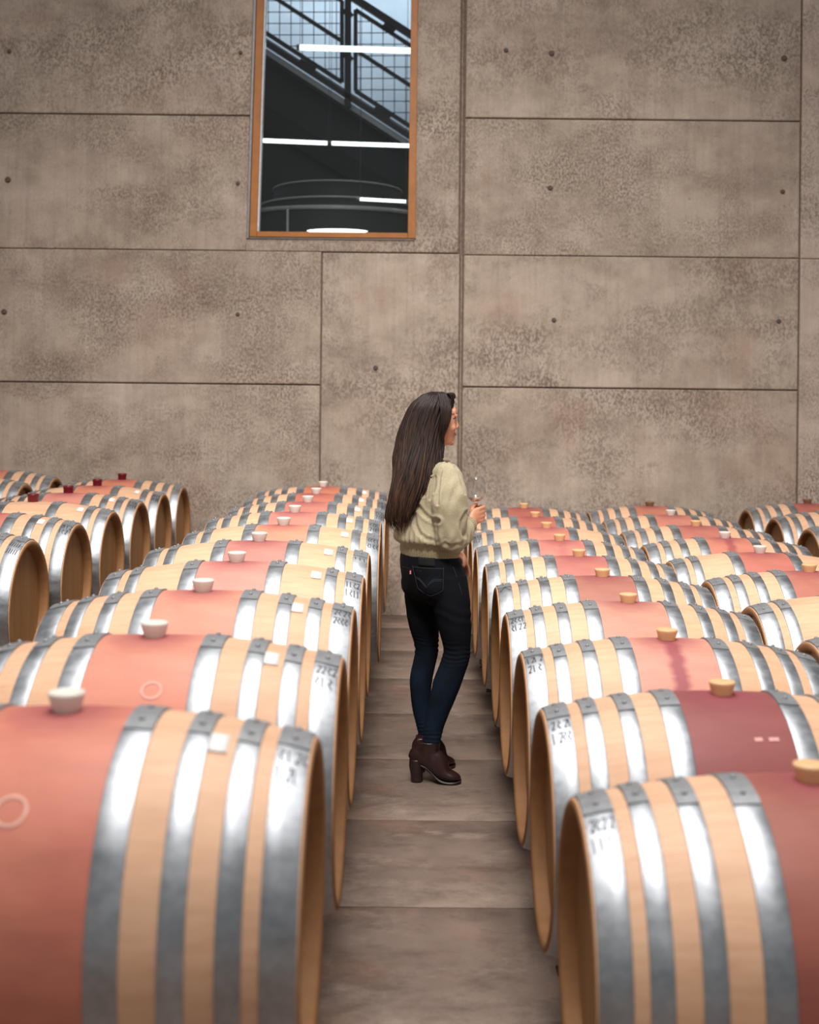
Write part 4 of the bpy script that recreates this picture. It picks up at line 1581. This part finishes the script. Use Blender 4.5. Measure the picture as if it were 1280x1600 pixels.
def boot(heel, toe, zshaft, name='boot'):
    heel, toe = Vector(heel), Vector(toe)
    d = (toe - heel)
    d.z = 0
    k = d.length / 0.226
    d.normalize()
    sd_ = d.cross(UP)
    P = lambda f, s, z: Vector((heel.x, heel.y, 0)) + d * (f * k) + sd_ * s + UP * z
    bm = bmesh.new()
    loft(bm, [t3(P(f, 0, (lo_ + hi_) / 2), hw, (hi_ - lo_) / 2) for f, lo_, hi_, hw in BOOT], 20, 4, side=sd_)
    sh = [t3(P(f, 0, z), a_ * k, b_) for f, z, a_, b_ in ((0.064, 0.100, .060, .034), (0.069, 0.125, .060, .035), (0.075, 0.150, .056, .036), (0.083, zshaft, .053, .038))]
    stack(bm, sh, d, sd_, 24, 4)
    bo = remesh(mesh_obj(name, bm, M['leather'], person), 0.0030, 5, 0.5)
    # stacked block heel
    bm = bmesh.new()
    stack(bm, [t3(P(0.033, 0, 0.0), .026, .025), t3(P(0.032, 0, 0.03), .027, .026), t3(P(0.030, 0, 0.068), .032, .030), t3(P(0.031, 0, 0.100), .031, .029)], d, sd_, 20, 3)
    mesh_obj('heel', bm, M['sole'], bo)
    # sole, following the underside
    bm = bmesh.new()
    prev = None
    for f, z, hw in crom([(0.050, 0.071, .024), (0.078, 0.058, .026), (0.105, 0.035, .030), (0.128, 0.014, .037), (0.150, 0.004, .041), (0.172, 0.0012, .043), (0.195, 0.0015, .041), (0.212, 0.003, .033), (0.224, 0.006, .021), (0.229, 0.008, .008)], 4):
        r = [bm.verts.new(P(f, e * hw, z + dz)) for e, dz in ((-1, 0.001), (-.8, 0), (.8, 0), (1, .001), (1, .009), (-1, .009))]
        if prev:
            for q in range(6):
                bm.faces.new((prev[q], prev[(q + 1) % 6], r[(q + 1) % 6], r[q]))
        else:
            bm.faces.new(r)
        prev = r
    bm.faces.new(prev[::-1])
    mesh_obj('sole', bm, M['sole'], bo, True)
    # elastic gore on both sides
    BT = bvh(bo)
    for sgn in (-1, 1):
        bm = bmesh.new()
        gr = []
        for i in range(13):
            t_ = i / 12
            z = zshaft - 0.004 - t_ * (zshaft - 0.070)
            row = []
            for j in range(6):
                f = 0.100 + (j / 5 - 0.5) * (0.034 - 0.026 * t_) + 0.010 * t_
                h = BT.ray_cast(P(f, sgn * 0.2, z), -sd_ * sgn)
                row.append(bm.verts.new(h[0] + sd_ * sgn * 0.0010) if h[0] else None)
            gr.append(row)
        for i in range(12):
            for j in range(5):
                q = (gr[i][j], gr[i][j + 1], gr[i + 1][j + 1], gr[i + 1][j])
                if all(q):
                    bm.faces.new(q)
        mesh_obj('elastic_gore', bm, M['elastic'], bo, True)
    bm = bmesh.new()
    c = Vector(sh[-1][:3])
    b0 = c - d * 0.051 * k
    loft(bm, [t3(b0 + UP * -0.022 - d * 0.001, .0075, .0022), t3(b0 + UP * 0.016 - d * 0.004, .007, .002), t3(b0 + UP * 0.027 - d * 0.001, .0065, .002), t3(b0 + UP * 0.014 + d * 0.004, .006, .002)], 8, 4, side=sd_)
    mesh_obj('pull_tab', bm, M['leather'], bo)
    bm = bmesh.new()
    loft(bm, [t3(P(0.100, -0.031, 0.042), .0015, .0015), t3(P(0.125, -0.037, 0.0215), .0018, .0018), t3(P(0.150, -0.0415, 0.012), .002, .002), t3(P(0.180, -0.043, 0.0095), .002, .002), t3(P(0.208, -0.036, 0.0105), .002, .002), t3(P(0.222, -0.022, 0.013), .0014, .0014)], 6, 3)
    mesh_obj('worn_welt', bm, M['welt'], bo)
    bm = bmesh.new()
    c = P(0.094, 0, zshaft)
    stack(bm, [t3(c + UP * -0.03, .032, .030), t3(c + UP * 0.004, .032, .030), t3(c + UP * 0.008, .027, .026)], d, sd_, 18, 2)
    mesh_obj('sock', bm, M['sock'], person)
    return bo


boot((-0.114, -0.054, 0), (0.111, -0.078, 0), 0.178)
boot((-0.096, 0.082, 0), (0.088, 0.190, 0), 0.172)

# --- sweater
bm = bmesh.new()
stack(bm, [(-0.033, 0, 0.998, 0.146, 0.114), (-0.034, 0, 1.035, 0.152, 0.120), (-0.043, -0.004, 1.062, 0.178, 0.140), (-0.042, -0.002, 1.10, 0.174, 0.138), (-0.038, 0, 1.18, 0.160, 0.128), (-0.038, 0, 1.27, 0.160, 0.122),
           (-0.037, 0, 1.33, 0.155, 0.108), (-0.034, 0, 1.375, 0.128, 0.086), (-0.030, 0, 1.405, 0.082, 0.068), (-0.028, 0, 1.425, 0.066, 0.062)], RT_, FW, 32)
# puffed right sleeve
loft(bm, [(-0.005, -0.070, 1.350, .060, .060), (0.040, -0.112, 1.348, .058, .056), (0.049, -0.148, 1.295, .069, .068), (0.049, -0.165, 1.230, .077, .074), (0.050, -0.168, 1.160, .076, .073), (0.050, -0.170, 1.105, .071, .070),
          (0.062, -0.155, 1.082, .062, .066), (0.092, -0.112, 1.092, .054, .060), (0.118, -0.075, 1.112, .044, .052), (0.134, -0.053, 1.124, .031, .037)], 20, 4, side=(1, 0, 0))
# left sleeve, mostly behind the body
loft(bm, [(-0.07, 0.045, 1.350, .060, .060), (-0.112, 0.100, 1.350, .062, .060), (-0.100, 0.150, 1.290, .072, .070), (-0.085, 0.185, 1.220, .075, .072), (-0.060, 0.218, 1.145, .070, .068), (-0.035, 0.225, 1.095, .062, .062),
          (0.005, 0.205, 1.060, .052, .054), (0.045, 0.178, 1.030, .040, .044), (0.066, 0.162, 1.012, .031, .035)], 20, 4, side=(1, 0, 0))
sweater = remesh(mesh_obj('sweater', bm, M['knit'], person), 0.0045, 9, 0.5)
me = sweater.data
me.update()
NRM = [v.normal.copy() for v in me.vertices]
FOLDS = [([lpx(*q) for q in pts], dep, wid) for pts, dep, wid in (
    (((650, 788), (656, 797), (664, 804), (673, 808), (680, 807)), 0.0075, 0.0085),
    (((677, 806), (675, 815), (675, 826), (678, 838)), 0.0090, 0.0095),
    (((643, 800), (645, 815), (651, 828), (661, 836), (671, 838)), 0.0065, 0.0080),
    (((665, 742), (662, 756), (659, 772)), 0.0050, 0.0050), (((670, 744), (668, 760), (667, 776)), 0.0050, 0.0050), (((675, 742), (674, 756), (673, 766)), 0.0045, 0.0045),
    (((692, 722), (684, 731), (680, 744), (678, 762), (679, 782)), 0.0060, 0.0055),
    (((722, 795), (716, 806), (715, 818), (719, 830)), 0.0060, 0.0080),
    (((704, 728), (711, 736), (716, 750), (719, 766)), 0.0035, 0.0050),
    (((690, 842), (700, 846), (712, 842)), 0.0040, 0.0080))]
for v, nr in zip(me.vertices, NRM):
    p = v.co.copy()
    k = 0.0075 * noise.noise(p * 8) + 0.0035 * noise.noise(p * 19)
    # gathered pleats down from the raglan seam and into the rib
    k += 0.0040 * math.exp(-((p.z - 1.075) / 0.03) ** 2) * sin(math.atan2(p.y, p.x + 0.03) * 34 + 2 * noise.noise(p * 8))
    k += 0.0030 * math.exp(-((p.z - 1.27) / 0.07) ** 2) * sin((p.x - p.y) * 150 + 2 * noise.noise(p * 6)) * (p.y < 0.0)
    # folds at the crook of the elbow
    ed = (p - Vector((0.06, -0.15, 1.10))).length
    k += 0.0045 * math.exp(-(ed / 0.07) ** 2) * sin((p.z * 0.7 + p.x) * 110 + 2.5 * noise.noise(p * 9))
    # folds pressed into the knit on the side the sleeve hangs on
    if nr.y < 0.25:
        for pts, dep, wid in FOLDS:
            best = 9.0
            for (xa, za), (xb, zb_) in zip(pts, pts[1:]):
                dx, dz = xb - xa, zb_ - za
                q = max(0.0, min(1.0, ((p.x - xa) * dx + (p.z - za) * dz) / (dx * dx + dz * dz)))
                best = min(best, (p.x - xa - dx * q) ** 2 + (p.z - za - dz * q) ** 2)
                if best < 1e-8:
                    break
            if best < (4 * wid) ** 2:
                u_ = sqrt(best) / wid
                k -= dep * (math.exp(-u_ * u_) - 0.45 * math.exp(-((u_ - 1.9) / 0.8) ** 2))
    v.co += nr * k
me.update()


def ribbed(name, c0, c1, a, b, ax, ay, n=60, depth=0.0035, rows=5, parent=None, mat='rib'):
    """ribbed band between two centres, real ridges round it"""
    bm = bmesh.new()
    prev = None
    for i in range(rows + 1):
        t_ = i / rows
        c = Vector(c0).lerp(Vector(c1), t_)
        e = 1.0 - 0.03 * abs(t_ - 0.5) * 2
        ring = []
        for k in range(n * 4):
            th = 2 * pi * k / (n * 4)
            q = depth * (0.5 + 0.5 * sin(k * pi / 2)) * min(1.0, 3.2 * t_)
            ring.append(bm.verts.new(c + ax * (cos(th) * (a * e + q)) + ay * (sin(th) * (b * e + q))))
        if prev:
            m = len(ring)
            for k in range(m):
                bm.faces.new((prev[k], prev[(k + 1) % m], ring[(k + 1) % m], ring[k]))
        else:
            bm.faces.new(ring[::-1])
        prev = ring
    bm.faces.new(prev)
    return mesh_obj(name, bm, M[mat], parent, True)


ribbed('ribbed_hem', (-0.033, 0, 0.986), (-0.034, 0, 1.052), 0.152, 0.120, RT_, FW, 64, 0.0032, 9, sweater)
ca = (WR - ER).normalized()
c_s = ca.cross(UP).normalized()
c_u = c_s.cross(ca)
cf = ribbed('ribbed_cuff', Vector((0.130, -0.058, 1.121)), Vector((0.146, -0.036, 1.134)), 0.030, 0.034, c_s, c_u, 26, 0.003, 4, sweater, 'rib')
cl = (WL - EL).normalized()
l_s = cl.cross(UP).normalized()
l_u = l_s.cross(cl)
ribbed('ribbed_cuff', Vector((0.062, 0.165, 1.016)), Vector((0.082, 0.149, 0.999)), 0.030, 0.034, l_s, l_u, 26, 0.003, 4, sweater, 'rib')
# rolled collar and raglan seam
bm = bmesh.new()
ring = [(-0.028 + (RT_.x * cos(a) * 0.072 + FW.x * sin(a) * 0.066), RT_.y * cos(a) * 0.072 + FW.y * sin(a) * 0.066, 1.418 - 0.012 * sin(a), 0.010, 0.012) for a in [2 * pi * k / 24 for k in range(25)]]
loft(bm, ring, 10, 1, side=(0, 0, 1))
mesh_obj('collar', bm, M['rib'], sweater)
STree = bvh(sweater)
bm = bmesh.new()
line_on(STree, [(697, 722), (709, 720), (717, 727), (722, 742), (724, 762)], 0.0045, 0.001, bm)
mesh_obj('sleeve_welt', bm, M['knit'], sweater)
# leather patch at the waist, tucked under the hem
bm = bmesh.new()
gr = []
for i in range(5):
    gr.append([])
    for j in range(9):
        x, z = lpx(650 + 25.5 * j / 8, 865.5 + 13 * i / 4)
        h = cast(JT, x, min(z, 0.992), 0.0)
        gr[-1].append(bm.verts.new(Vector((x, h.y - 0.010 + 0.004 * i / 4, z))))
for i in range(4):
    for j in range(8):
        bm.faces.new((gr[i][j], gr[i][j + 1], gr[i + 1][j + 1], gr[i + 1][j]))
pt = mesh_obj('waist_patch', bm, M['patch'], jeans, True)
sd = pt.modifiers.new('thick', 'SOLIDIFY')
sd.thickness = 0.004

# --- hair: a full base with locks laid over it
PROF = [  # py, left px, right px, centre y, half depth
    (611.3, 671, 683, 0.0, 0.020), (613, 663, 690, 0.0, 0.046), (616, 654, 697, 0.0, 0.064), (621, 646.5, 702, 0.0, 0.079), (631, 637.5, 701, 0.0, 0.090), (646, 630, 696, -0.002, 0.094), (662, 624.5, 691, -0.006, 0.094),
    (682, 619, 687, -0.015, 0.092), (700, 616, 686, -0.028, 0.090), (718, 612, 684, -0.045, 0.086), (738, 611, 680, -0.065, 0.078), (758, 610, 669, -0.080, 0.070), (778, 608, 656, -0.088, 0.062), (798, 606, 647, -0.090, 0.052),
    (814, 605, 643, -0.090, 0.040), (830, 614, 640, -0.088, 0.022)]


def prof(py):
    for a, b in zip(PROF, PROF[1:]):
        if py <= b[0]:
            t_ = max(0, (py - a[0]) / (b[0] - a[0]))
            return tuple(x + (y_ - x) * t_ for x, y_ in zip(a, b))
    return PROF[-1]


bm = bmesh.new()
R = []
for py, l, r, cy_, hd in PROF[:-2] + [(808, 612, 639, -0.09, 0.034), (813, 618, 634, -0.09, 0.015)]:
    x0, z = lpx(l + 2.5, py + 1)
    x1, _ = lpx(r - 3.0, py)
    R.append(((x0 + x1) / 2, cy_, z, (x1 - x0) / 2, hd * 0.92))
stack(bm, R[::-1], (1, 0, 0), (0, 1, 0), 28, 3)
hair = remesh(mesh_obj('hair', bm, M['hair'], person), 0.006, 4, 0.5)
# leave the face free on the far side: push the base back where it would cover the brow and eyes
for v in hair.data.vertices:
    if 1.50 < v.co.z < 1.66:
        h = v.co - hpnt(0, 0, v.co.z)
        f, r_ = h.dot(HF), h.dot(HR_)
        lim = 0.050 - 0.018 * max(0, -r_ / 0.07) if r_ < 0.05 else 0.062
        if f > lim:
            v.co -= HF * (f - lim)
hair.data.update()
ha = hair.data.attributes.new('tone', 'FLOAT', 'POINT')
for d_ in ha.data:
    d_.value = 0.05

bm = bmesh.new()
tl = bm.verts.layers.float.new('tone')
rng = random.Random(21)


def lock(s, py0, py1, layer, r, tone, seed):
    P = []
    n = 13
    ph, amp = rng.uniform(0, 6.28), rng.uniform(1.0, 5.5)
    drift = rng.uniform(-0.09, 0.09)
    for i in range(n):
        t_ = i / (n - 1)
        py = py0 + (py1 - py0) * t_
        _, l, rr_, cy_, hd = prof(py)
        ss = min(0.99, max(0.005, s + 0.014 * sin(s * 75) + drift * t_ + 0.012 * sin(ph + t_ * 9)))
        th = pi * (1 - ss)
        px = (l + rr_) / 2 + cos(th) * (rr_ - l) / 2 + amp * t_ * sin(ph * 2 + t_ * 7) + 3.4 * t_ * sin(py / 19 + s * 7)
        x, z = lpx(px, py)
        y = cy_ - layer * sin(th) * hd * (1.0 + 0.05 * sin(seed))
        ra = r * (0.45 + 1.0 * sin(pi * min(1, t_ * 0.8 + 0.10))) * (1 - 0.88 * t_ ** 4) * min(1.0, 0.25 + t_ * 9)
        P.append((x, y, z, ra * 1.5, ra * 0.8))
    for v in loft(bm, P, 7, 2, side=(1, 0, 0)):
        v[tl] = tone


for i in range(330):
    s = (i + rng.random()) / 330
    e = 796 + 34 * rng.random() if s < 0.62 else 740 + 60 * rng.random() - 60 * max(0, s - 0.8)
    e = min(e, 829)
    lock(s, 611.6 + rng.uniform(0, 2), e, 1.0 + rng.uniform(-0.03, 0.03), rng.uniform(0.0016, 0.0040), rng.random() ** 1.5 * (1.0 if 0.05 < s < 0.6 else 0.4), i)
for i in range(110):
    s = (i + rng.random()) / 110 * 0.62
    lock(s, 614 + rng.uniform(0, 3), 812 + 16 * rng.random(), -0.9, rng.uniform(0.0022, 0.0042), rng.random() ** 2, i)
# wisps on the far left edge and at the tips
for i in range(44):
    lock(rng.uniform(-0.06, 0.40), rng.uniform(640, 735), rng.uniform(790, 835), rng.choice((1.08, 1.02, 0.5)), 0.0018, rng.random(), i)
# shorter front pieces swept past the cheek, and the lifted roll at the hairline
for i in range(46):
    q = i / 45
    P = []
    for t_ in (0, .15, .3, .5, .7, .85, 1):
        px = 690 - 11 * (1 - q) + 11 * sin(pi * min(1, t_ * 1.45)) * (0.30 + 0.70 * q) - 5 * t_ * q + 2.5 * sin(t_ * 5 + q * 9) * t_
        py = 615 + t_ * (88 + 20 * rng.random())
        x, z = lpx(px, py)
        y = -0.052 - 0.046 * sin(pi * min(1, t_ * 1.1 + .1)) + 0.012 * (q - .5)
        rr_ = 0.0036 * (1 - 0.75 * t_)
        P.append((x, y, z, rr_, rr_ * 0.8))
    for v in loft(bm, P, 7, 3, side=(1, 0, 0)):
        v[tl] = 0.1 + 0.2 * q
for i in range(70):
    q, q2 = (i % 14) / 13, rng.random()
    P = []
    for t_ in (0, .2, .4, .6, .8, 1):
        px = 689 + (6 + 12 * q2) * sin(t_ * pi * 0.5) - 4 * t_ * t_ * q
        py = 615.5 - 2.8 * q2 * sin(pi * t_) + (5 + 9 * (1 - q2)) * t_ ** 2.5
        x, z = lpx(px, py)
        y = -0.050 + 0.105 * q
        P.append((x, y, z, 0.0040 * (1 - .6 * t_), 0.0036 * (1 - .6 * t_)))
    for v in loft(bm, P, 7, 3, side=(0, 1, 0)):
        v[tl] = 0.05
lk = mesh_obj('hair_locks', bm, M['hair'], hair)
tag(lk, kind='stuff')

# --- wine glass in the right hand
def mat_crystal():
    t = NT('clear_crystal')
    t.t.nodes.remove(t.b)
    out = t.t.nodes['Material Output']
    tr = t.n('ShaderNodeBsdfTransparent')
    tr.inputs[0].default_value = (0.97, 0.975, 0.975, 1)
    gl = t.n('ShaderNodeBsdfGlossy')
    gl.inputs['Roughness'].default_value = 0.02
    lw = t.n('ShaderNodeLayerWeight')
    lw.inputs[0].default_value = 0.5
    k = t.math('ADD', t.math('MULTIPLY', t.math('POWER', lw.outputs['Facing'], 4.0), 0.7), 0.07)
    mx = t.n('ShaderNodeMixShader')
    t.l(k, mx.inputs[0])
    t.l(tr.outputs[0], mx.inputs[1])
    t.l(gl.outputs[0], mx.inputs[2])
    t.l(mx.outputs[0], out.inputs[0])
    return t.m


M['crystal'] = mat_crystal()
M['wine'] = simple('pale_rose_wine', lin(236, 200, 178), 0.05, var=0.02)
M['wine'].node_tree.nodes['Principled BSDF'].inputs['Transmission Weight'].default_value = 0.9
glass = empty('wine_glass', (WO.x + GX, WO.y + GY, 1.100))
tag(glass, 'clear stemmed wine glass held upright in the womans right hand', 'glass')
bm = bmesh.new()
prof_o = [(0, 0), (0.034, 0.0), (0.0345, 0.0015), (0.022, 0.004), (0.008, 0.008), (0.0042, 0.016), (0.0038, 0.07), (0.0042, 0.112), (0.008, 0.122), (0.022, 0.130), (0.036, 0.144), (0.043, 0.162), (0.0440, 0.178), (0.041, 0.205), (0.0355, 0.238)]
prof_i = [(0.0345, 0.2385), (0.0340, 0.238), (0.0398, 0.205), (0.0428, 0.178), (0.0418, 0.162), (0.0350, 0.1455), (0.0215, 0.132), (0.008, 0.126), (0, 0.1255)]
lathe(bm, crom(prof_o, 2) + prof_i, 40)
mesh_obj('bowl_and_stem', bm, M['crystal'], glass)
bm = bmesh.new()
lathe(bm, [(0, 0.1262), (0.008, 0.1268), (0.0205, 0.1325), (0.0325, 0.1445), (0.0325, 0.1452), (0, 0.1450)], 32)
mesh_obj('wine', bm, M['wine'], glass)
